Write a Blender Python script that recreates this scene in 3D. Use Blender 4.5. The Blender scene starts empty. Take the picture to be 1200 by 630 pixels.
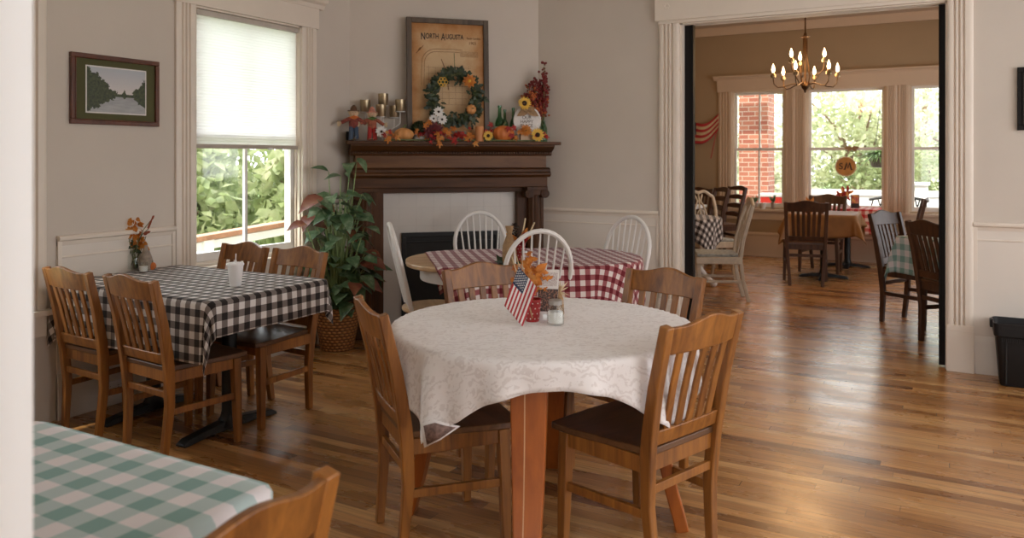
import bpy, math, random
import numpy as np
from mathutils import Vector, Matrix
random.seed(7)
PI = math.pi
sc = bpy.context.scene
COL = sc.collection

# ---------------------------------------------------------------- camera, world, exposure
TH = math.atan2(515, 925)          # the camera looks 29 degrees left of the far wall's normal
FL, CXP, CYP, CH = 925.0, 600.0, 185.0, 1.4
cd = bpy.data.cameras.new('camera'); cam = bpy.data.objects.new('camera', cd); COL.objects.link(cam)
cam.location = (0, 0, CH); cam.rotation_euler = (PI/2, 0, TH)
cd.sensor_width = 36; cd.lens = 36*FL/1200; cd.shift_y = -(315-CYP)/1200
cd.clip_start = .05; cd.clip_end = 200
cd.dof.use_dof = True; cd.dof.focus_distance = 3.9; cd.dof.aperture_fstop = 4.0
sc.camera = cam
world = bpy.data.worlds.new('World'); sc.world = world; world.use_nodes = True
bg = world.node_tree.nodes['Background']
bg.inputs[0].default_value = (0.955, 0.965, 1.0, 1); bg.inputs[1].default_value = 3.4
sc.view_settings.view_transform = 'Standard'; sc.view_settings.look = 'None'
sc.view_settings.gamma = 1; sc.view_settings.exposure = 0.70
sc.view_settings.use_curve_mapping = False
sl = bpy.data.lights.new('sun', 'SUN'); sl.energy = 4.5; sl.angle = .03; sl.color = (1, .93, .80)
so_ = bpy.data.objects.new('sun', sl); COL.objects.link(so_)
from mathutils import Vector as _V
so_.rotation_euler = _V((.22, .62, -.90)).to_track_quat('-Z', 'Y').to_euler()
sc.cycles.use_denoising = True
sc.cycles.max_bounces = 10; sc.cycles.diffuse_bounces = 6; sc.cycles.transparent_max_bounces = 24
sc.cycles.sample_clamp_indirect = 6

def portal(loc, rot, sx, sy):
    l = bpy.data.lights.new('window_portal', 'AREA'); l.shape = 'RECTANGLE'; l.size = sx; l.size_y = sy
    l.cycles.is_portal = True
    o = bpy.data.objects.new('window_portal', l); COL.objects.link(o); o.location = loc; o.rotation_euler = rot

# ---------------------------------------------------------------- layout helpers
_c, _s = math.cos(TH), math.sin(TH)
def spot(px, py, z):
    "point of the room at height z, read off the photograph's geometry"
    t = FL*(CH-z)/(py-CYP); xc = (px-CXP)*t/FL
    return Vector((xc*_c - t*_s, xc*_s + t*_c, z))
def rayd(px):
    xc = (px-CXP)/FL; return xc*_c-_s, xc*_s+_c
def on_y(px, py, Y):
    dx, dy = rayd(px); t = Y/dy; return Vector((t*dx, Y, CH-(py-CYP)*t/FL))
def on_x(px, py, X):
    dx, dy = rayd(px); t = X/dx; return Vector((X, t*dy, CH-(py-CYP)*t/FL))
R2 = math.sqrt(.5)
FC = Vector((-3.62, 5.415, 0))       # middle of the slanted chimney wall
def on_m(px, py, d):
    "local point (along, -out, up) of the chimney wall at distance d in front of it"
    dx, dy = rayd(px); t = (d + (FC.x-FC.y)*R2)/((dx-dy)*R2)
    P = Vector((t*dx-FC.x, t*dy-FC.y)); return Vector(((P.x+P.y)*R2, -d, CH-(py-CYP)*t/FL))

# ---------------------------------------------------------------- mesh helper
class MB:
    def __init__(s): s.v=[]; s.f=[]; s.m=[]; s.uv=None; s.mi=0
    def add(s, vs, fs, mi=None):
        b=len(s.v); s.v+= [tuple(p) for p in vs]
        for f in fs: s.f.append(tuple(b+i for i in f)); s.m.append(s.mi if mi is None else mi)
        return s
    def box(s,x0,x1,y0,y1,z0,z1,mi=None):
        v=[(x,y,z) for z in (z0,z1) for y in (y0,y1) for x in (x0,x1)]
        return s.add(v,[(0,2,3,1),(4,5,7,6),(0,1,5,4),(2,6,7,3),(0,4,6,2),(1,3,7,5)],mi)
    def loft(s,rings,mi=None,caps=True,closed=False):
        n=len(rings[0]); v=[p for r in rings for p in r]; f=[]
        k=len(rings); m=k if closed else k-1
        for i in range(m):
            a=i*n; b=((i+1)%k)*n
            for j in range(n):
                j2=(j+1)%n; f.append((a+j,a+j2,b+j2,b+j))
        if caps and not closed:
            f.append(tuple(range(n-1,-1,-1))); f.append(tuple((k-1)*n+j for j in range(n)))
        return s.add(v,f,mi)
    def lathe(s,prof,c=(0,0,0),seg=20,mi=None,caps=True,sx=1,sy=1):
        rings=[[(c[0]+r*sx*math.cos(2*PI*j/seg),c[1]+r*sy*math.sin(2*PI*j/seg),c[2]+z) for j in range(seg)] for r,z in prof]
        return s.loft(rings,mi,caps)
    def tube(s,pts,r,seg=8,mi=None,flat=1.0,closed=False,up=None):
        pts=[Vector(p) for p in pts]; n=len(pts); rings=[]; ref=Vector(up) if up else None
        for i in range(n):
            if closed: d=pts[(i+1)%n]-pts[i-1]
            else: d=pts[min(i+1,n-1)]-pts[max(i-1,0)]
            d.normalize()
            if ref is None: ref=Vector((0,0,1)) if abs(d.z)<.9 else Vector((1,0,0))
            a=ref-d*ref.dot(d)
            if a.length<1e-5: a=d.orthogonal()
            a.normalize(); b=d.cross(a)
            if up is None: ref=a
            rr=r[i] if isinstance(r,(list,tuple)) else r
            rings.append([pts[i]+(a*math.cos(2*PI*j/seg)*flat+b*math.sin(2*PI*j/seg))*rr for j in range(seg)])
        return s.loft(rings,mi,not closed,closed)
    def bar(s,pts,w,t,side,mi=None):
        "rectangular bar along pts; side = direction of its width w, t its thickness (each a number or list)"
        pts=[Vector(p) for p in pts]; n=len(pts); rings=[]; side=Vector(side)
        for i in range(n):
            d=(pts[min(i+1,n-1)]-pts[max(i-1,0)]).normalized()
            a=(side-d*side.dot(d)).normalized(); b=d.cross(a)
            ww=(w[i] if isinstance(w,(list,tuple)) else w)/2; tt=(t[i] if isinstance(t,(list,tuple)) else t)/2
            rings.append([pts[i]+a*x*ww+b*y*tt for x,y in ((-1,-1),(1,-1),(1,1),(-1,1))])
        return s.loft(rings,mi)
    def sphere(s,c,r,seg=12,rings=8,mi=None,ripple=None):
        rx,ry,rz=(r,r,r) if not isinstance(r,(tuple,list)) else r
        R=[]
        for i in range(rings+1):
            th=PI*(i/rings)*.996+.002*PI; row=[]
            for j in range(seg):
                ph=2*PI*j/seg; k=ripple(ph,th) if ripple else 1
                row.append((c[0]+rx*k*math.sin(th)*math.cos(ph),c[1]+ry*k*math.sin(th)*math.sin(ph),c[2]-rz*math.cos(th)))
            R.append(row)
        return s.loft(R,mi)
    def prism(s,poly,y0,y1,mi=None,plane='xz'):
        "polygon (a,b) pushed from y0 to y1; plane xz pushes along y, xy pushes along z"
        f=(lambda a,b,y:(a,y,b)) if plane=='xz' else (lambda a,b,y:(a,b,y))
        return s.loft([[f(a,b,y0) for a,b in poly],[f(a,b,y1) for a,b in poly]],mi)
    def extrude(s,prof,o,A,B,L,mi=None):
        o,A,B,L=Vector(o),Vector(A),Vector(B),Vector(L)
        return s.loft([[o+A*a+B*b for a,b in prof],[o+L+A*a+B*b for a,b in prof]],mi)
    def leaf(s,base,d,n,L,W,droop=.25,mi=None,lobes=False):
        base=Vector(base); d=Vector(d).normalized(); n=Vector(n); n=(n-d*n.dot(d))
        if n.length<1e-4: n=d.orthogonal()
        n.normalize(); a=d.cross(n)
        if lobes: st=[(0,.10),(.18,.62),(.32,.36),(.5,1.0),(.62,.42),(.8,.5),(1,.03)]
        else: st=[(0,.06),(.12,.72),(.35,1.0),(.62,.78),(.85,.32),(1,.02)]
        v=[]
        for t,w in st:
            m=base+d*(L*t)-n*(droop*L*t*t)
            e=n*(W*.12*w)
            v+=[m-a*(W*.5*w)+e, m, m+a*(W*.5*w)+e]
        f=[]
        for i in range(len(st)-1):
            b=i*3; f+=[(b,b+1,b+4,b+3),(b+1,b+2,b+5,b+4)]
        return s.add(v,f,mi)
    def build(s,name,mats,parent=None,bevel=0,smooth=True,ang=38,loc=None,rot=None,solid=0):
        me=bpy.data.meshes.new(name); me.from_pydata(s.v,[],s.f)
        ms=mats if isinstance(mats,(list,tuple)) else [mats]
        for m in ms: me.materials.append(m)
        if len(ms)>1: me.polygons.foreach_set('material_index',s.m)
        if s.uv:
            u=me.uv_layers.new(name='UVMap')
            for l in me.loops: u.data[l.index].uv=s.uv[l.vertex_index]
        me.update()
        if smooth:
            me.polygons.foreach_set('use_smooth',[True]*len(me.polygons))
            me.set_sharp_from_angle(angle=math.radians(ang))
        o=bpy.data.objects.new(name,me); COL.objects.link(o)
        if parent: o.parent=parent
        if loc is not None: o.location=loc
        if rot is not None: o.rotation_euler=rot
        if bevel:
            b=o.modifiers.new('bevel','BEVEL'); b.width=bevel; b.segments=2; b.limit_method='ANGLE'; b.angle_limit=math.radians(40)
        if solid:
            b=o.modifiers.new('solid','SOLIDIFY'); b.thickness=solid; b.offset=0
        return o

def tag(o,label,cat,group=None,kind=None):
    o['label']=label; o['category']=cat
    if group: o['group']=group
    if kind: o['kind']=kind
    return o
def struct(o): o['kind']='structure'; return o
def thing(name,label=None,cat=None,loc=(0,0,0),rz=0,group=None,scale=1):
    o=bpy.data.objects.new(name,None); COL.objects.link(o); o.location=loc; o.rotation_euler=(0,0,rz)
    o.empty_display_size=.1
    if scale!=1: o.scale=(scale,)*3
    if label: tag(o,label,cat,group)
    return o
def dup(root,loc,rz,label,group=None,scale=1):
    r=root.copy(); COL.objects.link(r); r.location=loc; r.rotation_euler=(0,0,rz); r['label']=label
    r.scale=(scale,)*3
    if group: r['group']=group
    def rec(a,b):
        for ch in list(a.children):
            c=ch.copy(); COL.objects.link(c); c.parent=b; rec(ch,c)
    rec(root,r)
    return r
def text(body,size,m,parent,loc,rot,ext=.0006,name='lettering',ax='CENTER',sx=1,bold=1):
    cu=bpy.data.curves.new(name,'FONT'); cu.body=body; cu.size=size; cu.extrude=ext; cu.align_x=ax; cu.align_y='CENTER'
    cu.materials.append(m); cu.offset=size*.012*bold
    q=bpy.data.objects.new('t',cu); COL.objects.link(q); dg=bpy.context.evaluated_depsgraph_get()
    me=bpy.data.meshes.new_from_object(q.evaluated_get(dg)); me.name=name; bpy.data.objects.remove(q)
    o=bpy.data.objects.new(name,me); COL.objects.link(o); o.parent=parent
    o.location=loc; o.rotation_euler=rot; o.scale=(sx,1,1); return o

# ---------------------------------------------------------------- materials
class NT:
    def __init__(s,name):
        s.m=bpy.data.materials.new(name); s.m.use_nodes=True; s.t=s.m.node_tree; s.p=s.t.nodes['Principled BSDF']
    def n(s,typ,**k):
        n=s.t.nodes.new(typ)
        for a,b in k.items():
            if a.startswith('i_'): n.inputs[int(a[2:])].default_value=b
            else: setattr(n,a,b)
        return n
    def l(s,a,b): s.t.links.new(a,b)
    def ramp(s,stops,src,interp='LINEAR'):
        r=s.n('ShaderNodeValToRGB'); cr=r.color_ramp; cr.interpolation=interp
        while len(cr.elements)<len(stops): cr.elements.new(.5)
        for e,(p,c) in zip(cr.elements,stops): e.position=p; e.color=(*c,1) if len(c)==3 else c
        s.l(src,r.inputs[0]); return r
    def math(s,op,a,b=None,c=None):
        n=s.n('ShaderNodeMath',operation=op)
        for i,x in enumerate((a,b,c)):
            if x is None: continue
            if isinstance(x,(int,float)): n.inputs[i].default_value=x
            else: s.l(x,n.inputs[i])
        return n.outputs[0]
    def coord(s,kind='Object',scale=(1,1,1),rot=(0,0,0)):
        t=s.n('ShaderNodeTexCoord'); mp=s.n('ShaderNodeMapping'); mp.inputs['Scale'].default_value=scale; mp.inputs['Rotation'].default_value=rot
        s.l(t.outputs[kind],mp.inputs[0]); return mp.outputs[0]
    def noise(s,vec,scale,detail=4,rough=.55,dist=0):
        n=s.n('ShaderNodeTexNoise'); n.inputs['Scale'].default_value=scale; n.inputs['Detail'].default_value=detail
        n.inputs['Roughness'].default_value=rough; n.inputs['Distortion'].default_value=dist
        s.l(vec,n.inputs['Vector']); return n.outputs[0]
    def bump(s,h,strength,dist=.01):
        b=s.n('ShaderNodeBump'); b.inputs['Strength'].default_value=strength; b.inputs['Distance'].default_value=dist
        s.l(h,b.inputs['Height']); s.l(b.outputs[0],s.p.inputs['Normal'])
    def mix(s,fac,a,b,typ='MIX'):
        n=s.n('ShaderNodeMix',data_type='RGBA',blend_type=typ)
        for i,x in ((0,fac),(6,a),(7,b)):
            if isinstance(x,(int,float)): n.inputs[i].default_value=x
            elif isinstance(x,tuple): n.inputs[i].default_value=(*x,1)
            else: s.l(x,n.inputs[i])
        return n.outputs[2]
def P(name,col,rough=.55,metal=0,var=.12,vs=8,bump=0,bs=60,spec=.5,coat=0,sub=None):
    t=NT(name); v=t.coord()
    n=t.noise(v,vs,4)
    a=tuple(x*(1-var) for x in col); b=tuple(min(1,x*(1+var)) for x in col)
    r=t.ramp([(.3,a),(.7,b)],n); t.l(r.outputs[0],t.p.inputs['Base Color'])
    t.p.inputs['Roughness'].default_value=rough; t.p.inputs['Metallic'].default_value=metal
    t.p.inputs['Specular IOR Level'].default_value=spec; t.p.inputs['Coat Weight'].default_value=coat
    if bump: t.bump(t.noise(v,bs,5),bump)
    return t.m
def wood(name,dark,light,rough=.38,scale=(30,30,2.2),var=.25,coat=.15):
    t=NT(name); v=t.coord(scale=scale); oi=t.n('ShaderNodeObjectInfo')
    ad=t.n('ShaderNodeVectorMath',operation='ADD'); t.l(v,ad.inputs[0]); 
    k=t.math('MULTIPLY',oi.outputs['Random'],37.0); cb=t.n('ShaderNodeCombineXYZ'); t.l(k,cb.inputs[0]); t.l(k,cb.inputs[2]); t.l(cb.outputs[0],ad.inputs[1])
    n=t.noise(ad.outputs[0],1.0,5,.6,.8); n2=t.noise(ad.outputs[0],.25,3,.5,1.5)
    f=t.math('ADD',t.math('MULTIPLY',n,.6),t.math('MULTIPLY',n2,.4))
    r=t.ramp([(.34,dark),(.66,light)],f)
    hv=t.n('ShaderNodeHueSaturation'); t.l(r.outputs[0],hv.inputs['Color'])
    t.l(t.math('MULTIPLY_ADD',oi.outputs['Random'],var,1-var/2),hv.inputs['Value'])
    t.l(hv.outputs[0],t.p.inputs['Base Color']); t.p.inputs['Roughness'].default_value=rough
    t.p.inputs['Coat Weight'].default_value=coat; t.p.inputs['Coat Roughness'].default_value=.25
    t.bump(n,.12,.002); return t.m
def gingham(name,dark,mid,light,cell,rough=.9,mott=.06):
    t=NT(name); tc=t.n('ShaderNodeTexCoord'); sp=t.n('ShaderNodeSeparateXYZ'); t.l(tc.outputs['UV'],sp.inputs[0])
    def st(o): return t.math('LESS_THAN',t.math('FRACT',t.math('DIVIDE',o,cell*2)),.5)
    s=t.math('MULTIPLY',t.math('ADD',st(sp.outputs[0]),st(sp.outputs[1])),.5)
    r=t.ramp([(0,light),(.3,mid),(.8,dark)],s,'CONSTANT')
    nz=t.noise(t.coord('UV'),90,3); c=t.mix(t.math('MULTIPLY',nz,mott*4),r.outputs[0],(.5,.47,.44),'SOFT_LIGHT')
    t.l(c,t.p.inputs['Base Color']); t.p.inputs['Roughness'].default_value=rough; t.p.inputs['Specular IOR Level'].default_value=.2
    t.p.inputs['Sheen Weight'].default_value=.15
    t.bump(t.noise(t.coord('UV'),700,2),.15,.001); return t.m
def leafmat(name,c1,c2,c3,scale=3,trans=.35,rough=.45):
    t=NT(name); n=t.noise(t.coord(),scale,3,.7); r=t.ramp([(.32,c1),(.5,c2),(.68,c3)],n)
    t.l(r.outputs[0],t.p.inputs['Base Color']); t.p.inputs['Roughness'].default_value=rough
    if trans:
        tr=t.n('ShaderNodeBsdfTranslucent'); t.l(r.outputs[0],tr.inputs[0]); mx=t.n('ShaderNodeMixShader'); mx.inputs[0].default_value=trans
        t.l(t.p.outputs[0],mx.inputs[1]); t.l(tr.outputs[0],mx.inputs[2]); t.l(mx.outputs[0],t.t.nodes['Material Output'].inputs[0])
    return t.m
def glassmat(name,tint=(.95,.97,.96),gl=.07):
    t=NT(name); tr=t.n('ShaderNodeBsdfTransparent'); tr.inputs[0].default_value=(*tint,1)
    g=t.n('ShaderNodeBsdfGlossy'); g.inputs['Roughness'].default_value=.03
    lw=t.n('ShaderNodeLayerWeight'); lw.inputs[0].default_value=.5
    f=t.math('MULTIPLY_ADD',t.math('POWER',lw.outputs['Facing'],4.0),.6,gl*.5); mx=t.n('ShaderNodeMixShader'); t.l(f,mx.inputs[0]); t.l(tr.outputs[0],mx.inputs[1]); t.l(g.outputs[0],mx.inputs[2])
    t.l(mx.outputs[0],t.t.nodes['Material Output'].inputs[0]); return t.m
def floormat():
    t=NT('oak_floor_boards'); tc=t.n('ShaderNodeTexCoord'); sp=t.n('ShaderNodeSeparateXYZ'); t.l(tc.outputs['Object'],sp.inputs[0])
    W=.060; yv=t.math('DIVIDE',sp.outputs[1],W); row=t.math('FLOOR',yv); fy=t.math('FRACT',yv)
    wn=t.n('ShaderNodeTexWhiteNoise',noise_dimensions='1D'); t.l(row,wn.inputs['W'])
    xs=t.math('DIVIDE',t.math('ADD',sp.outputs[0],t.math('MULTIPLY',wn.outputs['Value'],5.0)),1.05)
    ix=t.math('FLOOR',xs); fx=t.math('FRACT',xs)
    cb=t.n('ShaderNodeCombineXYZ'); t.l(row,cb.inputs[0]); t.l(ix,cb.inputs[1])
    w2=t.n('ShaderNodeTexWhiteNoise',noise_dimensions='3D'); t.l(cb.outputs[0],w2.inputs['Vector'])
    base=t.ramp([(0,(.15,.055,.016)),(.06,(.29,.125,.038)),(.4,(.46,.22,.072)),(.75,(.55,.28,.10)),(1,(.64,.37,.15))],w2.outputs['Value'])
    mp=t.n('ShaderNodeMapping'); mp.inputs['Scale'].default_value=(1.6,38,1); t.l(tc.outputs['Object'],mp.inputs[0])
    ad=t.n('ShaderNodeVectorMath',operation='ADD'); t.l(mp.outputs[0],ad.inputs[0]); t.l(w2.outputs['Color'],ad.inputs[1])
    sm=t.n('ShaderNodeVectorMath',operation='MULTIPLY'); t.l(w2.outputs['Color'],sm.inputs[0]); sm.inputs[1].default_value=(40,40,40); t.l(sm.outputs[0],ad.inputs[1])
    g=t.noise(ad.outputs[0],1.3,6,.65,1.2)
    gr=t.ramp([(.28,(.45,.38,.33)),(.5,(.85,.83,.80)),(.72,(1.12,1.1,1.08))],g)
    c=t.mix(1.0,base.outputs[0],gr.outputs[0],'MULTIPLY')
    gap=t.math('MAXIMUM',t.math('LESS_THAN',fy,.035),t.math('LESS_THAN',fx,.0025))
    c=t.mix(t.math('MULTIPLY',gap,.75),c,(.05,.022,.01))
    t.l(c,t.p.inputs['Base Color'])
    rr=t.ramp([(.3,(.20,)*3),(.7,(.36,)*3)],t.noise(t.coord(scale=(1.5,3,1)),1.6,5)); t.l(rr.outputs[0],t.p.inputs['Roughness'])
    t.p.inputs['Coat Weight'].default_value=.25; t.p.inputs['Coat Roughness'].default_value=.22
    h=t.math('SUBTRACT',t.math('ADD',t.math('MULTIPLY',g,.15),t.math('MULTIPLY',w2.outputs['Value'],.35)),gap); t.bump(h,.25,.002)
    return t.m
def brickmat():
    t=NT('red_porch_brick'); tc=t.n('ShaderNodeTexCoord'); sp=t.n('ShaderNodeSeparateXYZ'); t.l(tc.outputs['Object'],sp.inputs[0])
    cb=t.n('ShaderNodeCombineXYZ'); t.l(t.math('ADD',sp.outputs[0],sp.outputs[1]),cb.inputs[0]); t.l(sp.outputs[2],cb.inputs[1])
    b=t.n('ShaderNodeTexBrick'); t.l(cb.outputs[0],b.inputs['Vector'])
    b.inputs['Color1'].default_value=(.25,.075,.05,1); b.inputs['Color2'].default_value=(.35,.135,.085,1); b.inputs['Mortar'].default_value=(.40,.32,.26,1)  # brick and mortar darkened in place of shade from an unbuilt porch roof
    b.inputs['Scale'].default_value=1; b.inputs['Brick Width'].default_value=.21; b.inputs['Row Height'].default_value=.078; b.inputs['Mortar Size'].default_value=.007
    t.l(b.outputs['Color'],t.p.inputs['Base Color']); t.p.inputs['Roughness'].default_value=.9; return t.m
def grooved(name,col,axis,period,depth=.4):
    t=NT(name); tc=t.n('ShaderNodeTexCoord'); sp=t.n('ShaderNodeSeparateXYZ'); t.l(tc.outputs['Object'],sp.inputs[0])
    f=t.math('FRACT',t.math('DIVIDE',sp.outputs[axis],period)); g=t.math('LESS_THAN',f,.12)
    c=t.mix(t.math('MULTIPLY',g,.45),col,tuple(x*.35 for x in col)); t.l(c,t.p.inputs['Base Color']); t.p.inputs['Roughness'].default_value=.6
    t.bump(t.math('SUBTRACT',1,g),depth,.004); return t.m
def damask():
    t=NT('white_damask_cloth'); v=t.coord('UV'); vo=t.n('ShaderNodeTexVoronoi'); vo.inputs['Scale'].default_value=13; 
    d=t.noise(v,9,3,.6,2.5); mp=t.n('ShaderNodeVectorMath',operation='MULTIPLY_ADD'); 
    n3=t.n('ShaderNodeTexNoise'); n3.inputs['Scale'].default_value=16; t.l(v,n3.inputs['Vector'])
    t.l(n3.outputs['Color'],mp.inputs[0]); mp.inputs[1].default_value=(.09,.09,.09); t.l(v,mp.inputs[2]); t.l(mp.outputs[0],vo.inputs['Vector'])
    w=t.n('ShaderNodeTexWave'); w.wave_type='RINGS'; w.inputs['Scale'].default_value=10; w.inputs['Distortion'].default_value=14; w.inputs['Detail'].default_value=3; w.inputs['Detail Scale'].default_value=2.2; t.l(v,w.inputs['Vector'])
    a=t.math('MULTIPLY',t.math('GREATER_THAN',w.outputs['Fac'],.62),t.math('GREATER_THAN',d,.47))
    c=t.mix(a,(.84,.805,.785),(.73,.685,.66)); t.l(c,t.p.inputs['Base Color']); t.p.inputs['Roughness'].default_value=.75
    t.p.inputs['Sheen Weight'].default_value=.2
    t.bump(t.math('ADD',t.math('MULTIPLY',a,.6),t.math('MULTIPLY',t.noise(v,500,2),.4)),.25,.001); return t.m
def wicker():
    t=NT('woven_wicker'); tc=t.n('ShaderNodeTexCoord'); sp=t.n('ShaderNodeSeparateXYZ'); t.l(tc.outputs['Object'],sp.inputs[0])
    an=t.math('MULTIPLY',t.math('ARCTAN2',sp.outputs[1],sp.outputs[0]),24/(2*PI)*1.0); z=t.math('DIVIDE',sp.outputs[2],.022)
    off=t.math('MULTIPLY',t.math('MODULO',t.math('FLOOR',z),2),.5)
    a=t.math('SINE',t.math('MULTIPLY',t.math('ADD',an,off),2*PI)); b=t.math('SINE',t.math('MULTIPLY',t.math('FRACT',z),PI))
    h=t.math('MULTIPLY',b,t.math('MULTIPLY_ADD',a,.35,.65))
    n=t.noise(t.coord(),40,3); hh=t.math('MULTIPLY',h,t.math('ADD',n,.5))
    r=t.ramp([(.05,(.07,.024,.007)),(.35,(.33,.135,.036)),(.9,(.56,.27,.085))],hh); t.l(r.outputs[0],t.p.inputs['Base Color'])
    t.p.inputs['Roughness'].default_value=.6; t.bump(h,.8,.008); return t.m
M={}
M['floor']=floormat()
M['wall']=P('grey_beige_wall_paint',(.60,.53,.455),.85,var=.03,vs=2,bump=.04,bs=180)
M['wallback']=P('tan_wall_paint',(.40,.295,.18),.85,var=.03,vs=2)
M['trim']=P('cream_gloss_trim',(.76,.67,.57),.45,var=.03,vs=3)
M['trimback']=P('cream_trim_lamp_cast',(.62,.49,.36),.5,var=.03,vs=3)  # cream trim with the chandelier's warm cast put into its colour
M['cloth_back']=P('brown_brocade_lining',(.20,.13,.11),.8,var=.6,vs=70)
M['wain']=P('white_wainscot_paint',(.72,.65,.57),.55,var=.03,vs=2)
M['jamb']=P('white_door_casing_paint',(.72,.725,.72),.5,var=.02,vs=3,bump=.05,bs=12)
M['ceil']=P('white_ceiling_paint',(.75,.73,.70),.9,var=.02)
M['bead']=grooved('beadboard_ceiling',(.55,.44,.33),1,.06)
M['black']=P('black_painted_edge',(.009,.007,.006),.6,spec=.2)
M['chair']=wood('honey_oak_chair_wood',(.118,.037,.006),(.375,.146,.026),.42,coat=.04)
M['seat']=wood('dark_worn_seat_wood',(.060,.024,.009),(.175,.078,.029),.36,(3,24,24),.15,.1)
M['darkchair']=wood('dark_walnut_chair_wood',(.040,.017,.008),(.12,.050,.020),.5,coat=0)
M['mantel']=wood('dark_oak_mantel',(.036,.013,.004),(.115,.044,.013),.5,(2.2,25,25),.1,0)
M['mantelv']=wood('dark_oak_mantel_uprights',(.034,.012,.004),(.108,.041,.012),.5,(25,25,2.2),.1,0)
M['panel']=wood('oak_mantel_panel',(.085,.030,.007),(.225,.095,.027),.45,(2.0,20,14),.05,.05)
for k_ in ('mantel','mantelv','panel'): M[k_].node_tree.nodes['Principled BSDF'].inputs['Specular IOR Level'].default_value=.25
M['redwood']=wood('orange_cherry_table_wood',(.22,.050,.006),(.46,.125,.015),.40,(16,16,1.6),.1,.1)
M['seam']=P('pale_wood_inlay',(.62,.36,.17),.4)
M['natural']=wood('natural_beech_wood',(.42,.25,.12),(.62,.42,.23),.4,(3,20,20))
M['whitewood']=P('white_painted_wood',(.74,.71,.67),.42,var=.04,vs=20)
M['creamwood']=P('cream_distressed_chair_paint',(.60,.52,.40),.5,var=.12,vs=18)
M['iron']=P('black_cast_iron',(.018,.017,.016),.42,metal=.4,bump=.1)
M['tile']=P('cream_fire_surround_tile',(.58,.53,.475),.35,var=.03,vs=4)
M['soot']=P('black_firebox',(.010,.009,.008),.7)
M['soot2']=P('black_firebox_frame',(.020,.019,.018),.35,metal=.6)
M['glass']=glassmat('window_glass')
M['jar']=glassmat('jar_glass',(.95,.96,.95),.07)
M['bottle']=glassmat('green_bottle_glass',(.55,.74,.58),.10)
M['bw']=gingham('black_white_gingham',(.022,.017,.016),(.20,.17,.155),(.72,.68,.65),.034)
M['green']=gingham('mint_gingham',(.21,.375,.35),(.46,.575,.57),(.78,.745,.76),.049)
M['red']=gingham('burgundy_gingham',(.135,.012,.018),(.31,.10,.105),(.70,.62,.58),.032)
M['redb']=gingham('bright_red_gingham',(.45,.02,.02),(.56,.16,.13),(.72,.56,.50),.042)
M['damask']=damask()
M['brown']=P('brown_gold_tablecloth',(.25,.115,.032),.6,var=.2,vs=5)
M['brown2']=P('dark_lining_cloth',(.07,.035,.016),.7)
M['wicker']=wicker()
M['leaf']=leafmat('dark_green_houseplant_leaf',(.045,.10,.042),(.10,.175,.08),(.27,.34,.22),14,.15,.35)
M['leafred']=leafmat('bronze_red_leaf',(.11,.030,.018),(.20,.055,.030),(.26,.11,.05),9,.2,.4)
M['stem']=P('pale_green_stem',(.25,.33,.13),.5)
M['ivy']=leafmat('dark_ivy_leaf',(.014,.026,.009),(.028,.045,.016),(.06,.080,.032),18,.1,.5)
M['gold_leaf']=leafmat('orange_gold_silk_leaf',(.42,.105,.012),(.60,.20,.025),(.68,.34,.09),20,.2,.6)
M['red_leaf']=leafmat('crimson_silk_leaf',(.20,.008,.008),(.36,.014,.012),(.48,.03,.015),20,.2,.6)
M['burg']=leafmat('burgundy_silk_petal',(.06,.006,.008),(.12,.010,.014),(.17,.02,.02),20,.1,.6)
M['orange']=P('orange_pumpkin_skin',(.60,.165,.030),.55,var=.2,vs=14)
M['peach']=P('pale_orange_pumpkin_skin',(.62,.28,.09),.5,var=.15,vs=14)
M['white']=P('white_silk_petal',(.72,.69,.65),.6)
M['yellow']=P('sunflower_yellow_petal',(.72,.42,.05),.6,var=.15,vs=30)
M['eye']=P('dark_brown_flower_centre',(.035,.018,.010),.8,bump=.5,bs=200)
M['straw']=P('pale_straw',(.58,.45,.27),.8,var=.2,vs=40)
M['burlap']=P('brown_burlap',(.36,.22,.11),.9,var=.2,vs=60,bump=.4,bs=400)
M['brass']=P('antique_brass_cup',(.40,.31,.19),.32,metal=.85,var=.25,vs=20)
M['stemgreen']=P('olive_stalk',(.13,.15,.05),.6)
M['redpot']=P('red_polka_enamel',(.36,.030,.030),.3)
M['foam']=P('white_foam_cup',(.80,.77,.75),.55,var=.02)
M['paper']=P('white_paper_card',(.72,.68,.64),.6,var=.02)
M['ink']=P('dark_ink',(.03,.022,.016),.7)
M['faint']=P('faded_brown_ink',(.20,.095,.035),.8)
M['basketblack']=P('black_plastic',(.011,.010,.010),.5,spec=.3)
M['navy']=P('navy_cloth',(.020,.032,.07),.8)
M['flagred']=P('flag_red_cloth',(.42,.025,.03),.75)
M['salt']=P('white_salt',(.80,.78,.76),.8)
M['steel']=P('dull_steel_lid',(.45,.43,.40),.35,metal=.8)
M['shell']=P('white_outdoor_paint',(.80,.80,.80),.6,var=.03)
M['bronze']=P('dark_bronze_metal',(.10,.055,.025),.4,metal=.7)
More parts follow.
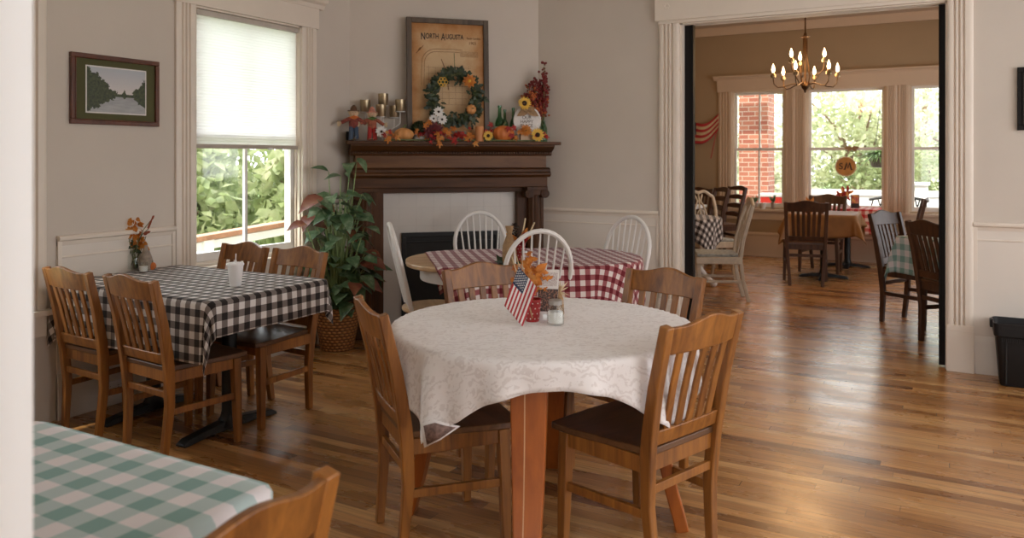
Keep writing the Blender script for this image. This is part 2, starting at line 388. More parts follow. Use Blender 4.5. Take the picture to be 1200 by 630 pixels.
# ---------------------------------------------------------------- room shell
XL, YF, YB, ZC = -4.18, 5.97, 11.6, 3.3
XR, XRB = 2.7, 1.7
DX0, DX1, DZ = -1.835, -.025, 2.445        # wide doorway between the rooms
m=MB(); m.box(-4.4,2.9,-1.6,11.75,-.12,0); struct(m.build('floor',M['floor'],smooth=False))
m=MB(); m.box(-4.4,2.9,.30,6.05,ZC,ZC+.1); struct(m.build('ceiling',M['ceil'],smooth=False))
m=MB(); m.box(-4.4,2.9,6.05,11.75,ZC,ZC+.1); struct(m.build('ceiling',M['bead'],smooth=False))
W1=(3.385,4.315,.72,2.365); W2=(1.36,2.29,.62,2.365)      # windows of the left wall: y0,y1,z0,z1
m=MB()
ys=[.30,W2[0],W2[1],W1[0],W1[1],4.857]
for a,b in ((ys[0],ys[1]),(ys[2],ys[3]),(ys[4],ys[5])): m.box(XL-.15,XL,a,b,0,ZC)
for w in (W1,W2): m.box(XL-.15,XL,w[0],w[1],0,w[2]); m.box(XL-.15,XL,w[0],w[1],w[3],ZC)
struct(m.build('wall_left',M['wall'],smooth=False))
m=MB(); m.prism([(XL,4.857),(-3.065,5.972),(-3.17,6.08),(XL-.15,4.95)],0,ZC,plane='xy'); struct(m.build('wall_chimney',M['wall'],smooth=False))
# wall between the rooms: room-side skin grey, far side tan
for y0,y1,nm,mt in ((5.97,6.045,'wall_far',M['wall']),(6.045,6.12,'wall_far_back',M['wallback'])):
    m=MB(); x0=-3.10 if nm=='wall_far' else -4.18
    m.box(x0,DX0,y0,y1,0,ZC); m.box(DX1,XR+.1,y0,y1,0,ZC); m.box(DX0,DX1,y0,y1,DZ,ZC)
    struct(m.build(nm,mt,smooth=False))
# wall we look past, with the doorway the picture is taken through
m=MB(); m.box(XL-.15,-.83,.30,.45,0,ZC); m.box(.75,XR,.30,.45,0,ZC); m.box(-.83,.75,.30,.45,2.45,ZC); struct(m.build('wall_front',M['wall'],smooth=False))
# unseen hall shell added to cut daylight on the near jamb, end part open
m=MB(); m.box(1.25,1.35,-1.6,.30,0,2.9); struct(m.build('wall_light_block_right',M['wall'],smooth=False))
m=MB(); m.box(-1.6,-1.5,-1.6,.30,0,2.9); struct(m.build('wall_light_block_left',M['wall'],smooth=False))
m=MB(); m.box(-1.6,1.35,-1.6,.30,2.9,3.0); struct(m.build('ceiling_light_block',M['ceil'],smooth=False))
m=MB(); m.box(-1.6,-.75,-1.7,-1.6,0,3.0); m.box(1.05,1.35,-1.7,-1.6,0,3.0); m.box(-.75,1.05,-1.7,-1.6,2.45,3.0); m.box(-.75,1.05,-1.7,-1.6,0,.75); struct(m.build('wall_light_block_end',M['wall'],smooth=False))
m=MB()
m.box(XR,XR+.12,.30,.95,0,ZC); m.box(XR,XR+.12,2.75,3.45,0,ZC); m.box(XR,XR+.12,5.25,6.1,0,ZC)
for a,b in ((.95,2.75),(3.45,5.25)): m.box(XR,XR+.12,a,b,0,.6); m.box(XR,XR+.12,a,b,2.6,ZC)  # unseen window openings added to bring in fill daylight
struct(m.build('wall_right',M['wall'],smooth=False))
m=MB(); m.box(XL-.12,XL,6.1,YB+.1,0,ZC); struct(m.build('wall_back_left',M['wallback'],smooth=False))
m=MB(); m.box(XRB,XRB+.12,6.12,7.2,0,ZC); m.box(XRB,XRB+.12,10.2,YB+.1,0,ZC); m.box(XRB,XRB+.12,8.4,10.2,0,.7); m.box(XRB,XRB+.12,8.4,10.2,2.4,ZC); m.box(XRB,XRB+.12,7.2,8.4,0,ZC)  # out-of-view opening added to feed daylight into the back room
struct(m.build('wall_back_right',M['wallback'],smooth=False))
BW=[(-2.79,-2.05),(-1.765,-.764),(-.48,.26)]; BZ0,BZ1=.69,2.36
m=MB(); xs=[XL]+[v for w in BW for v in w]+[XRB+.1]
for i in range(0,8,2): m.box(xs[i],xs[i+1],YB,YB+.15,0,ZC)
for a,b in BW: m.box(a,b,YB,YB+.15,0,BZ0); m.box(a,b,YB,YB+.15,BZ1,ZC)
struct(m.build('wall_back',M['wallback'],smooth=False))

def flute(w,d=.024,n=3):
    "cross-section (along, out) of a fluted casing board of width w"
    p=[(0,0),(0,d*.7),(.012,d),(.026,d)]
    g0=.036; g1=w-.036; step=(g1-g0)/n
    for i in range(n):
        a=g0+i*step; p+=[(a,d),(a+.004,d*.45),(a+step-.018,d*.45),(a+step-.012,d)]
    p+=[(w-.026,d),(w-.012,d),(w,d*.7),(w,0)]
    return p
def window_unit(n,loc,rz,w,z0,z1,cw=.14,muntin=False,cornice=True,stool=True,zap=.11):
    r=thing('window_%d'%n,loc=loc,rz=rz); r['kind']='structure'; h=w/2
    m=MB(); 
    if cw:
        for x in (-h-cw,h): m.extrude(flute(cw),(x,0,z0-.02),(1,0,0),(0,-1,0),(0,0,z1-z0+.02))
        m.box(-h-cw-.012,h+cw+.012,-.03,0,z1,z1+.155)
        if cornice:
            m.extrude([(0,0),(.035,0),(.045,.03),(.075,.045),(.085,.07),(0,.07)],(-h-cw-.06,0,z1+.15),(0,-1,0),(0,0,1),(2*(h+cw+.06),0,0))
        m.build('window_casing',M['trim'],r,bevel=.0015)
    if stool:
        m=MB(); m.box(-h-cw-.03,h+cw+.03,-.055,.05,z0-.045,z0-.015); m.box(-h-cw,h+cw,-.02,0,z0-.045-zap,z0-.045)
        m.build('window_stool',M['trim'],r,bevel=.003)
    m=MB(); t=.012
    m.box(-h,-h+t,0,.15,z0,z1); m.box(h-t,h,0,.15,z0,z1); m.box(-h,h,0,.15,z1-t,z1); m.box(-h,h,.02,.17,z0-.02,z0+.01)
    for x in (-h+t,h-t-.012): m.box(x,x+.012,.028,.04,z0,z1)
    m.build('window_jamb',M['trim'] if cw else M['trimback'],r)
    zm=(z0+z1)/2; a=h-t; sw=.042
    for nm,y,b0,b1 in (('upper_sash',.085,zm-.02,z1-t),('lower_sash',.048,z0+.01,zm+.02)):
        s=MB(); bot=.055 if nm=='lower_sash' else .035
        s.box(-a,-a+sw,y,y+.034,b0,b1); s.box(a-sw,a,y,y+.034,b0,b1); s.box(-a+sw,a-sw,y,y+.034,b0,b0+bot); s.box(-a+sw,a-sw,y,y+.034,b1-.035,b1)
        so=s.build(nm,M['whitewood'],r,bevel=.002)
        if muntin: q=MB(); q.box(-.011,.011,y+.005,y+.029,b0+bot,b1-.035); q.build('muntin',M['whitewood'],so)
        g=MB(); g.box(-a+sw,a-sw,y+.016,y+.019,b0+bot,b1-.035); g.build('glass_pane',M['glass'],so,smooth=False)
    return r
window_unit(1,(XL,3.85,0),PI/2,.93,W1[2],W1[3],.15,True)
window_unit(2,(XL,1.825,0),PI/2,.93,W2[2],W2[3],.15,True)
for i,(a,b) in enumerate(BW): window_unit(3+i,((a+b)/2,YB,0),0,b-a,BZ0,BZ1,0,i==0,stool=False)
# shared surround of the three far windows
m=MB()
def fl(x,w): m.extrude(flute(w,.026),(x,YB,BZ0-.05),(1,0,0),(0,-1,0),(0,0,BZ1-BZ0+.05))
fl(-2.985,.195); fl(-2.05,.14); fl(-1.91,.145); fl(-.764,.14); fl(-.62,.14); fl(.26,.195)
m.box(-3.0,.47,YB-.035,YB,BZ1,BZ1+.17)
m.extrude([(0,0),(.04,0),(.055,.03),(.09,.04),(.09,.06),(0,.06)],(-3.05,YB,BZ1+.17),(0,-1,0),(0,0,1),(3.57,0,0))
m.box(-3.03,.50,YB-.07,YB+.02,BZ0-.05,BZ0-.015); m.box(-3.0,.47,YB-.022,YB,BZ0-.17,BZ0-.05)
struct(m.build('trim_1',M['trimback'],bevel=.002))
m=MB(); m.extrude([(0,0),(0,.34),(.012,.34),(.02,.32),(.02,.30),(.012,.29),(.012,0)],(XL,YB,0),(0,-1,0),(0,0,1),(XRB-XL,0,0)); m.box(XL,XRB,YB-.03,YB-.012,0,.02)
m.extrude([(0,0),(0,.34),(.014,.34),(.02,.32),(.014,.30),(.014,0)],(XL,6.2,0),(1,0,0),(0,0,1),(0,5.4,0))
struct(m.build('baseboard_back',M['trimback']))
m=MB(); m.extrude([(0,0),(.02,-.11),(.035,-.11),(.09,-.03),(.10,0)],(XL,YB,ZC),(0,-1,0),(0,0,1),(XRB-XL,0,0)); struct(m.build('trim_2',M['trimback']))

# wainscot, chair rail and baseboards of the dining room
RAIL=[(0,-.035),(.012,-.035),(.018,-.012),(.034,-.005),(.036,.008),(.028,.018),(0,.018)]
def wain(nm,o,al,out,L,panels=True):
    o=Vector(o); al=Vector(al); out=Vector(out); Z=Vector((0,0,1))
    m=MB(); m.extrude([(0,0),(.010,0),(.010,.96),(0,.96)],o,out,Z,al*L); struct(m.build('trim_%s'%nm,M['wain'],smooth=False))
    m=MB(); m.extrude([(a,b+.965) for a,b in RAIL],o,out,Z,al*L)
    m.extrude([(.010,.862),(.016,.864),(.016,.872),(.010,.874)],o,out,Z,al*L)
    for e in (0,L-.022): m.extrude([(.010,.60),(.018,.60),(.018,.95),(.010,.95)],o+al*e,out,Z,al*.022)
    struct(m.build('trim_%s_rail'%nm,M['trim'],bevel=.001))
    m=MB(); m.extrude([(0,0),(.024,0),(.024,.20),(.016,.225),(.010,.245),(0,.245)],o,out,Z,al*L)
    struct(m.build('baseboard_%s'%nm,M['wain']))
wain('left',(XL,2.50,0),(0,1,0),(1,0,0),.73)
wain('left_near',(XL,.45,0),(0,1,0),(1,0,0),.75)
wain('left_far',(XL,4.47,0),(0,1,0),(1,0,0),.39)
wain('far',(-3.065,YF,0),(1,0,0),(0,-1,0),1.065)
wain('far_right',(.125,YF,0),(1,0,0),(0,-1,0),2.55)
# doorway casing between the rooms
m=MB()
for x in (-1.998,DX1+.0): 
    w=.163 if x<-1 else .15
    m.extrude(flute(w,.03),(x,YF,.30),(1,0,0),(0,-1,0),(0,0,DZ-.28))
    m.box(x-.004,x+w+.004,YF-.04,YF,0,.27); m.box(x-.002,x+w+.002,YF-.036,YF,.27,.305)
m.box(-2.025,.145,YF-.042,YF,DZ+.02,DZ+.235); m.box(-2.0,.13,YF-.032,YF,DZ-.005,DZ+.02)
m.extrude([(0,0),(.05,0),(.065,.03),(.10,.05),(.11,.08),(0,.08)],(-2.09,YF,DZ+.23),(0,-1,0),(0,0,1),(2.30,0,0))
for j in range(6): # carved rosette on the header
    a=PI*j/3; m.box(-1.93+.018*math.cos(a)-.006,-1.93+.018*math.cos(a)+.006,YF-.047,YF-.04,DZ+.13+.018*math.sin(a)-.006,DZ+.13+.018*math.sin(a)+.006)
struct(m.build('trim_3',M['trim'],bevel=.0015))
m=MB(); m.box(DX0,DX0+.016,5.972,6.118,0,DZ); m.box(DX1-.010,DX1,5.972,6.118,0,DZ)
for a,b in ((5.972,6.0),(6.02,6.045),(6.09,6.118)): m.box(DX0,DX1,a,b,DZ-.014,DZ)
struct(m.build('trim_4',M['trim']))
# black edges of the two pocket doors showing in their slots
for n,(x0,x1) in enumerate(((DX0+.016,DX0+.085),(DX1-.050,DX1-.010))):
    r=thing('door_%d'%(n+1)); r['kind']='structure'
    m=MB(); m.box(x0,x1,6.035,6.085,.012,DZ-.012); m.box(x0+(.055 if n==0 else 0),x1-(.0 if n==0 else .028),6.028,6.035,.012,DZ-.012); m.build('door_edge',M['black'],r,bevel=.002)
# near doorway casing at the left edge of the view
m=MB(); m.box(-.83,-.815,.285,.465,0,2.45)
m.extrude([(0,0),(0,.018),(.02,.024),(.05,.020),(.06,.012),(.12,.012),(.13,0)],(-.83,.45,0),(-1,0,0),(0,1,0),(0,0,2.45))
m.box(-.815,-.795,.34,.40,0,2.45)
m.box(-.96,.88,.45,.47,2.44,2.60)
m.extrude([(0,0),(0,.018),(.02,.024),(.05,.020),(.06,.012),(.12,.012),(.13,0)],(.75,.45,0),(1,0,0),(0,1,0),(0,0,2.45))
struct(m.build('trim_5',M['jamb'],bevel=.002))
# crown-less top, window portals
portal((XL-.2,3.85,1.55),(0,-PI/2,0),1.7,.95); portal((XL-.2,1.825,1.5),(0,-PI/2,0),1.8,.95)
for a,b in BW: portal(((a+b)/2,YB+.2,1.52),(-PI/2,0,0),b-a,1.7)
portal((XR+.15,1.85,1.6),(0,PI/2,0),2.0,1.8); portal((XR+.15,4.35,1.6),(0,PI/2,0),2.0,1.8)
portal((XRB+.15,9.3,1.55),(0,PI/2,0),1.7,1.8)
portal((.15,-1.72,1.6),(PI/2,0,0),1.8,1.7)
# ---------------------------------------------------------------- furniture builders
def slat_chair(name,label,wm=None,sm=None,ns=5,ladder=False,group=None,loc=(0,0,0),rz=0,scale=1,cushion=None):
    wm=wm or M['chair']; sm=sm or M['seat']
    t=thing(name,label,'chair',loc,rz,group,scale)
    def back(z): # how far back the post stands at height z
        pts=[(0,-.206),(.25,-.185),(.45,-.196),(.66,-.232),(.88,-.285)]
        for (a,ya),(b,yb) in zip(pts,pts[1:]):
            if z<=b: k=(z-a)/(b-a); return ya+(yb-ya)*k
        return pts[-1][1]
    def pw(z): return .157+(.030*min(z/.45,1))+(.012*max(0,(z-.45)/.43))
    zs=[0,.08,.17,.26,.35,.43,.50,.58,.66,.74,.81,.868]
    for sgn in (-1,1):
        m=MB(); m.bar([(sgn*pw(z),back(z),z) for z in zs],[.034 if z<.5 else .036 for z in zs],[.030+.016*min(z/.43,1)-.012*max(0,(z-.5)/.37) for z in zs],(1,0,0))
        m.build('back_post',wm,t,bevel=.004)
        m=MB(); m.bar([(sgn*.210,.168,0),(sgn*.205,.165,.22),(sgn*.198,.160,.425)],[.030,.038,.042],[.030,.038,.042],(1,0,0)); m.build('leg',wm,t,bevel=.003)
        m=MB(); m.bar([(sgn*.176,-.185,.235),(sgn*.206,.165,.235)],.018,.030,(1,0,0)); m.build('stretcher',wm,t,bevel=.002)
    m=MB(); m.bar([(-.176,-.188,.315),(.176,-.188,.315)],.018,.030,(0,1,0)); m.build('stretcher',wm,t,bevel=.002)
    m=MB()
    for sgn in (-1,1): m.bar([(sgn*.188,-.19,.402),(sgn*.200,.16,.402)],.020,.055,(1,0,0))
    m.bar([(-.19,.163,.402),(.19,.163,.402)],.020,.055,(0,1,0)); m.bar([(-.18,-.185,.402),(.18,-.185,.402)],.020,.055,(0,1,0))
    m.build('seat_frame',wm,t,bevel=.002)
    # scooped seat board
    m=MB(); n=14; rows=[]
    def sx(v): return .178+.048*min(1,(v+.205)/.32)
    top=[];N=12
    for i in range(N+1):
        v=-.200+.415*i/N
        for j in range(N+1):
            u=-1+2*j/N; ww=sx(v)*(1 if abs(v-.215)>.03 else .985)
            yy=v+(.012*(1-u*u) if i==N else 0)
            z=.452-.010*max(0,1-(u*1.15)**2)*max(0,1-((v)/.2)**2)
            top.append((u*ww,yy,z))
    q=lambda i,j:i*(N+1)+j
    f=[(q(i,j),q(i,j+1),q(i+1,j+1),q(i+1,j)) for i in range(N) for j in range(N)]
    bot=[(x,y,.428) for x,y,z in top]; K=len(top)
    f+=[tuple(K+k for k in reversed(a)) for a in f]
    per=[q(0,j) for j in range(N+1)]+[q(i,N) for i in range(1,N+1)]+[q(N,j) for j in range(N-1,-1,-1)]+[q(i,0) for i in range(N-1,0,-1)]
    for k in range(len(per)):
        a,b=per[k],per[(k+1)%len(per)]; f.append((b,a,K+a,K+b))
    m.add(top+bot,f); m.build('seat',sm,t,bevel=.004)
    if cushion: m=MB(); m.sphere((0,.01,.475),(.19,.18,.028),24,8); m.build('seat_cushion',cushion,t)
    bowl=lambda x,z:-.030*(1-(x/.2)**2)*max(0,(z-.45)/.43)**.5
    def rail(nm,z0,zt,th=.021):
        m=MB(); R=[]
        for i in range(17):
            u=-1+2*i/16; zlo=z0; zhi=zt(u); x=u*(pw((zlo+zhi)/2)-.012); ring=[]
            for z,s in ((zlo,-1),(zlo,1),(zhi,1),(zhi,-1)): ring.append((x,back(min(z,.88))+bowl(x,z)+s*th/2,z))
            R.append(ring)
        m.loft(R); return m.build(nm,wm,t,bevel=.004)
    if not ladder:
        rail('crest_rail',.772,lambda u:.864+.026*(.5+.5*math.cos(PI*min(1,abs(u)/.8))))
        rail('lower_rail',.462,lambda u:.515)
        for k in range(ns):
            x0=(-.5+(k+.5)/ns)*.285; x1=x0*1.10; m=MB()
            m.bar([(x0+(x1-x0)*i/6,back(.505+.28*i/6)+bowl(x0,.505+.28*i/6),.505+.28*i/6) for i in range(7)],.031,.010,(1,0,0)); m.build('slat',wm,t,bevel=.002)
    else:
        for k,z in enumerate((.53,.63,.73,.83)): rail('ladder_rail',z,lambda u,z=z:z+.035+.02*math.cos(u*PI/2),.014)
    return t

def windsor(label,loc,rz):
    t=thing('windsor_chair',label,'chair',loc,rz,'white hoop-back chairs round the burgundy gingham table')
    yb=lambda z:-.155-.125*max(0,(z-.45)/.53)
    pts=[(-.150,yb(.45),.45),(-.172,yb(.55),.55),(-.190,yb(.65),.65)]
    for i in range(0,17):
        a=PI-PI*i/16; x=.198*math.cos(a); z=.745+.235*math.sin(a); pts.append((x,yb(z),z))
    pts+=[(.190,yb(.65),.65),(.172,yb(.55),.55),(.150,yb(.45),.45)]
    m=MB(); m.tube(pts,.015,8,flat=1.0,up=None); m.build('hoop_back',M['whitewood'],t)
    for k in range(7):
        u=-1+2*k/6; xt=u*.150; zt=.745+.235*math.sqrt(1-(xt/.198)**2)-.006; xb=u*.108
        m=MB(); m.tube([(xb,-.158,.45),((xb*.5+xt*.5),yb((zt+.45)/2),(zt+.45)/2),(xt,yb(zt),zt)],[.0055,.008,.005],7); m.build('spindle',M['whitewood'],t)
    m=MB(); R=[]
    for r,z in ((.80,.418),(.97,.424),(1,.436),(.98,.450),(.90,.453),(.4,.446),(.01,.444)):
        R.append([(.205*r*math.cos(a)*(1+.06*math.sin(a)),.20*r*math.sin(a),z) for a in [2*PI*j/28 for j in range(28)]])
    m.loft(R); m.build('seat',M['natural'],t)
    for sx_ in (-1,1):
        for sy in (-1,1):
            m=MB(); a=Vector((sx_*.125,sy*.12,.42)); b=Vector((sx_*.20,sy*.19,0)); prof=[.014,.017,.019,.014,.019,.021,.015,.012,.010]
            m.tube([a.lerp(b,i/8) for i in range(9)],prof,10); m.build('leg',M['whitewood'],t)
    for sx_ in (-1,1): m=MB(); m.tube([(sx_*.168,-.155,.17),(sx_*.168,0,.17),(sx_*.168,.155,.17)],[.007,.012,.007],8); m.build('stretcher',M['whitewood'],t)
    m=MB(); m.tube([(-.168,0,.17),(0,0,.17),(.168,0,.17)],[.007,.012,.007],8); m.build('stretcher',M['whitewood'],t)
    return t

def rrect(hw,hd,r,n=8):
    p=[]
    for cx,cy,a0 in ((hw-r,hd-r,0),(-hw+r,hd-r,90),(-hw+r,-hd+r,180),(hw-r,-hd+r,270)):
        for i in range(n+1): a=math.radians(a0+90*i/n); p.append((cx+r*math.cos(a),cy+r*math.sin(a)))
    return p
def cloth(name,mt,label,cat,loc,rz,hw,hd,r,zt,cw,chh,off=(0,0),rot=0,flare=.22,fold=.012,nf=9,step=.022,group=None,flap=None,seed=0,ear=.5):
    "cloth of half-size cw x chh laid over a rounded-rectangle top (half hw x hd, corner r) and hanging over its edge"
    nu=int(2*cw/step); nv=int(2*chh/step); m=MB(); uv=[]; cr,sr=math.cos(rot),math.sin(rot)
    rnd=random.Random(seed); ph=[rnd.uniform(0,6.28) for _ in range(6)]
    for i in range(nv+1):
        for j in range(nu+1):
            u=-cw+2*cw*j/nu; v=-chh+2*chh*i/nv; uv.append((u+3,v+3)); fo=0
            if flap:
                k0,al=flap; d0=(u+cw)*math.cos(al)+(v+chh)*math.sin(al)-k0
                if d0<0: u-=2*d0*math.cos(al); v-=2*d0*math.sin(al); fo=.006+min(.02,-d0*.3)
            x=off[0]+u*cr-v*sr; y=off[1]+u*sr+v*cr
            qx=max(-hw+r,min(hw-r,x)); qy=max(-hd+r,min(hd-r,y)); dx,dy=x-qx,y-qy; L=math.hypot(dx,dy); d=L-r
            if d<=0: m.v.append((x,y,zt+.003+.0012*math.sin(5*x+ph[0])*math.sin(6*y+ph[1])))
            else:
                nx,ny=dx/L,dy/L; ang=math.atan2(ny,nx); c=abs(math.sin(2*ang)) if r<.2 and abs(nx)>.02 and abs(ny)>.02 else 0
                rb=.012; arc=rb*PI/2
                if d<arc: a=d/rb; o=rb*math.sin(a); z=zt+.003-rb*(1-math.cos(a))
                else: o=rb; z=zt+.003-rb-(d-arc)
                if r>.5 and d-arc>.20: z+=.42*(d-arc-.20)
                h=max(0,d-arc); k=min(1,h/.15)
                s=x*ny*-1+y*nx if False else (x*(-ny)+y*nx)
                wav=math.sin(nf*ang*1.0+s*7+ph[2])*.6+math.sin(nf*1.9*ang+s*15+ph[3])*.4
                o+=k*(fold*wav)+h*flare*(.25+ear*c*2)+.004
                if c: z+=h*ear*c*.16
                bx=qx+nx*r; by=qy+ny*r
                o+=fo
                # ears of a square corner swing sideways in alternate folds
                if c: o+=k*c*.02*math.sin(ang*10+ph[4])
                m.v.append((bx+nx*o,by+ny*o,z))
    for i in range(nv):
        for j in range(nu):
            a=i*(nu+1)+j; m.f.append((a,a+1,a+nu+2,a+nu+1)); m.m.append(0)
            if flap:
                uc=2*cw*(j+.5)/nu; vc=2*chh*(i+.5)/nv
                if uc*math.cos(flap[1])+vc*math.sin(flap[1])<flap[0]: m.m[-1]=1
    m.uv=uv
    o=m.build(name,mt,None,ang=80,loc=(loc[0],loc[1],0),rot=(0,0,rz)); b=o.modifiers.new('thick','SOLIDIFY'); b.thickness=.0016; b.offset=1
    return tag(o,label,cat,group)
def tbase(t,x,mt,foot=.30,ax='y'):
    "cast iron T base: column on a foot bar"
    m=MB(); m.lathe([(.075,.03),(.06,.045),(.045,.07),(.038,.10),(.038,.70),(.09,.715),(.09,.735)],(x,0,0),20); m.build('column',mt,t)
    m=MB(); pts=[(-foot,.012),(-foot*.9,.030),(-foot*.5,.045),(0,.062),(foot*.5,.045),(foot*.9,.030),(foot,.012)]
    R=[]
    for y,z in pts: R.append([(x-.035,y,0 if abs(y)>.7*foot else .012),(x+.035,y,0 if abs(y)>.7*foot else .012),(x+.028,y,z),(x-.028,y,z)] if ax=='y' else [(x+y,-.035,0 if abs(y)>.7*foot else .012),(x+y,.035,0 if abs(y)>.7*foot else .012),(x+y,.028,z),(x+y,-.028,z)])
    m.loft(R); m.build('foot_bar',mt,t,bevel=.004)
def table_rect(name,label,loc,rz,hw,hd,mt,zt=.757,bases=(0,),iron=None,group=None):
    t=thing(name,label,'table',(loc[0],loc[1],0),rz,group); iron=iron or M['iron']
    m=MB(); m.prism(rrect(hw,hd,.03),zt-.03,zt,plane='xy'); m.build('tabletop',mt,t,bevel=.004)
    for x in bases: tbase(t,x,iron,min(.30,hd-.06))
    if len(bases)==1: 
        m=MB(); pts=[(-.27,.012),(-.24,.03),(-.13,.045),(0,.06),(.13,.045),(.24,.03),(.27,.012)]
        m.loft([[(y,-.035,0 if abs(y)>.2 else .012),(y,.035,0 if abs(y)>.2 else .012),(y,.028,z),(y,-.028,z)] for y,z in pts]); m.build('foot_bar',iron,t,bevel=.004)
    return t

# ---------------------------------------------------------------- white round table and its four chairs
TC=Vector((-1.385,2.73,0))
t=thing('round_table','orange-brown wooden table with sabre legs under the white damask cloth','table',TC,TH)
m=MB(); m.lathe([(.50,.718),(.565,.722),(.572,.735),(.565,.757),(.01,.757)],seg=48); m.build('tabletop',M['redwood'],t)
m=MB(); m.lathe([(.40,.63),(.42,.63),(.42,.718),(.40,.718)],seg=40,caps=False); m.build('apron',M['redwood'],t)
for k,a in enumerate((-98,-8,82,172)):
    a=math.radians(a); rd=Vector((math.cos(a),math.sin(a),0)); tg=Vector((-rd.y,rd.x,0)); zs=[0,.06,.15,.28,.42,.56,.72]; rr=[.53,.515,.49,.462,.445,.437,.435]
    ww=[.082,.086,.092,.103,.113,.122,.126]; m=MB()
    m.bar([rd*r+Vector((0,0,z)) for r,z in zip(rr,zs)],ww,.048,tg); lg=m.build('leg',M['redwood'],t,bevel=.005)
    m=MB(); m.bar([rd*(r+.0245)+tg*(-.012)+Vector((0,0,z)) for r,z in zip(rr,zs)],.004,.002,tg); m.build('inlay_line',M['seam'],lg)
dam=cloth('tablecloth',M['damask'],'white damask cloth draped over the round table in the foreground','tablecloth',TC,math.radians(31.6),.572,.572,.572,.757,.670,.670,flare=.07,fold=.026,nf=14,step=.016,seed=4,ear=0)
# the left corner of the cloth is turned up and shows its brocade lining
_k=TH-math.radians(31.6)
def cl(x,y,z): return (x*math.cos(_k)-y*math.sin(_k),x*math.sin(_k)+y*math.cos(_k),z)
m=MB(); K0=(-.405,-.475,.452); poly=[(0,0,.0),(.055,-.010,.030),(.118,-.004,.072),(.075,-.016,.085),(.035,-.020,.098),(-.012,-.012,.082)]
for k_,dy,mi in ((1.0,0,0),(.80,-.006,1)):
    cxx=sum(p[0] for p in poly)/6; czz=sum(p[2] for p in poly)/6
    ring=[cl(K0[0]+cxx+(p[0]-cxx)*k_,K0[1]+p[1]+dy,K0[2]+czz+(p[2]-czz)*k_) for p in poly]; cen=cl(K0[0]+cxx,K0[1]-.022+dy,K0[2]+czz)
    m.add([cen]+ring,[(0,1+i,1+(i+1)%6) for i in range(6)],mi)
m.build('turned_corner',[M['damask'],M['cloth_back']],dam,solid=.0015)
ch=slat_chair('dining_chair','honey wooden slat-back chair nearest the camera, right of the white round table',loc=(-.984,2.694,0),rz=1.234,group='honey slat-back chairs')
G1='honey slat-back chairs'
dup(ch,(-1.673,2.474,0),-.661,'honey chair at the left of the white round table, a cloth corner on its seat',G1)
dup(ch,(-1.76,3.16,0),-2.10,'honey chair behind the white round table, left of the small flag',G1)
dup(ch,(-1.249,3.271,0),2.82,'honey chair behind the white round table beside the wide doorway',G1)
dup(ch,(-3.845,2.635,0),-.06,'honey chair nearest the left wall, on the near side of the black gingham table',G1,.97)
dup(ch,(-3.30,2.605,0),-.09,'honey chair on the near side of the black gingham table, front right of two',G1,.975)
dup(ch,(-3.31,3.111,0),-3.21,'honey chair on the far side of the black gingham table, beside the wicker basket',G1)
dup(ch,(-3.80,3.14,0),3.03,'honey chair on the far side of the black gingham table, under the window',G1)
dup(ch,(-1.205,.815,0),PI/2+.02,'honey chair at the mint gingham table, cut off by the bottom edge',G1)

# ---------------------------------------------------------------- black gingham table
table_rect('cafe_table','rectangular table on black iron bases under the black gingham cloth',(-3.545,2.857),0,.585,.383,M['natural'],bases=(-.32,.28),zt=.742)
cloth('tablecloth',M['bw'],'black and white gingham cloth on the table by the window','tablecloth',(-3.545,2.857),0,.59,.388,.03,.742,.78,.63,off=(-.015,-.05),flare=.05,fold=.008,nf=6,seed=2,ear=.40)
# ---------------------------------------------------------------- mint gingham table
table_rect('cafe_table','square table on a black iron base under the mint gingham cloth',(-1.56,.785),0,.395,.325,M['natural'],bases=(0,))
cloth('tablecloth',M['green'],'mint and white gingham cloth on the nearest table','tablecloth',(-1.56,.785),0,.40,.33,.03,.757,.60,.50,flare=.06,fold=.006,nf=5,seed=3,step=.02,ear=.12)
# ---------------------------------------------------------------- burgundy gingham table, hoop-back chairs
RT=Vector((-2.42,4.49,0)); RA=math.radians(40)
t=thing('oval_table','oval natural-topped table with white apron under the burgundy gingham cloth','table',RT,RA)
m=MB(); m.prism(rrect(.75,.475,.44,14),.727,.757,plane='xy'); m.build('tabletop',M['natural'],t,bevel=.008)
m=MB(); m.prism(rrect(.66,.39,.36,12),.64,.727,plane='xy'); m.build('apron',M['whitewood'],t,bevel=.003)
for sx_ in (-1,1):
    for sy in (-1,1):
        m=MB(); m.lathe([(.018,0),(.026,.02),(.020,.05),(.030,.25),(.034,.45),(.022,.50),(.036,.54),(.036,.66)],(sx_*.42,sy*.22,0),16); m.build('leg',M['whitewood'],t)
cloth('tablecloth',M['red'],'burgundy gingham cloth on the oval table before the fireplace','tablecloth',RT,RA,.755,.48,.44,.757,.80,.74,off=(.20,0),flare=.06,fold=.020,nf=11,seed=5,ear=0)
windsor('white hoop-back chair seen edge-on at the left end of the burgundy gingham table',(-2.93,4.21,0),-.82)
windsor('white hoop-back chair before the fireplace opening, far side of the burgundy gingham table',(-3.0,5.0,0),-2.40)
windsor('white hoop-back chair with its back to us, near side of the burgundy gingham table',(-2.25,4.26,0),.716)
windsor('white hoop-back chair against the white wall panelling, right end of the burgundy gingham table',(-2.085,5.07,0),2.80)
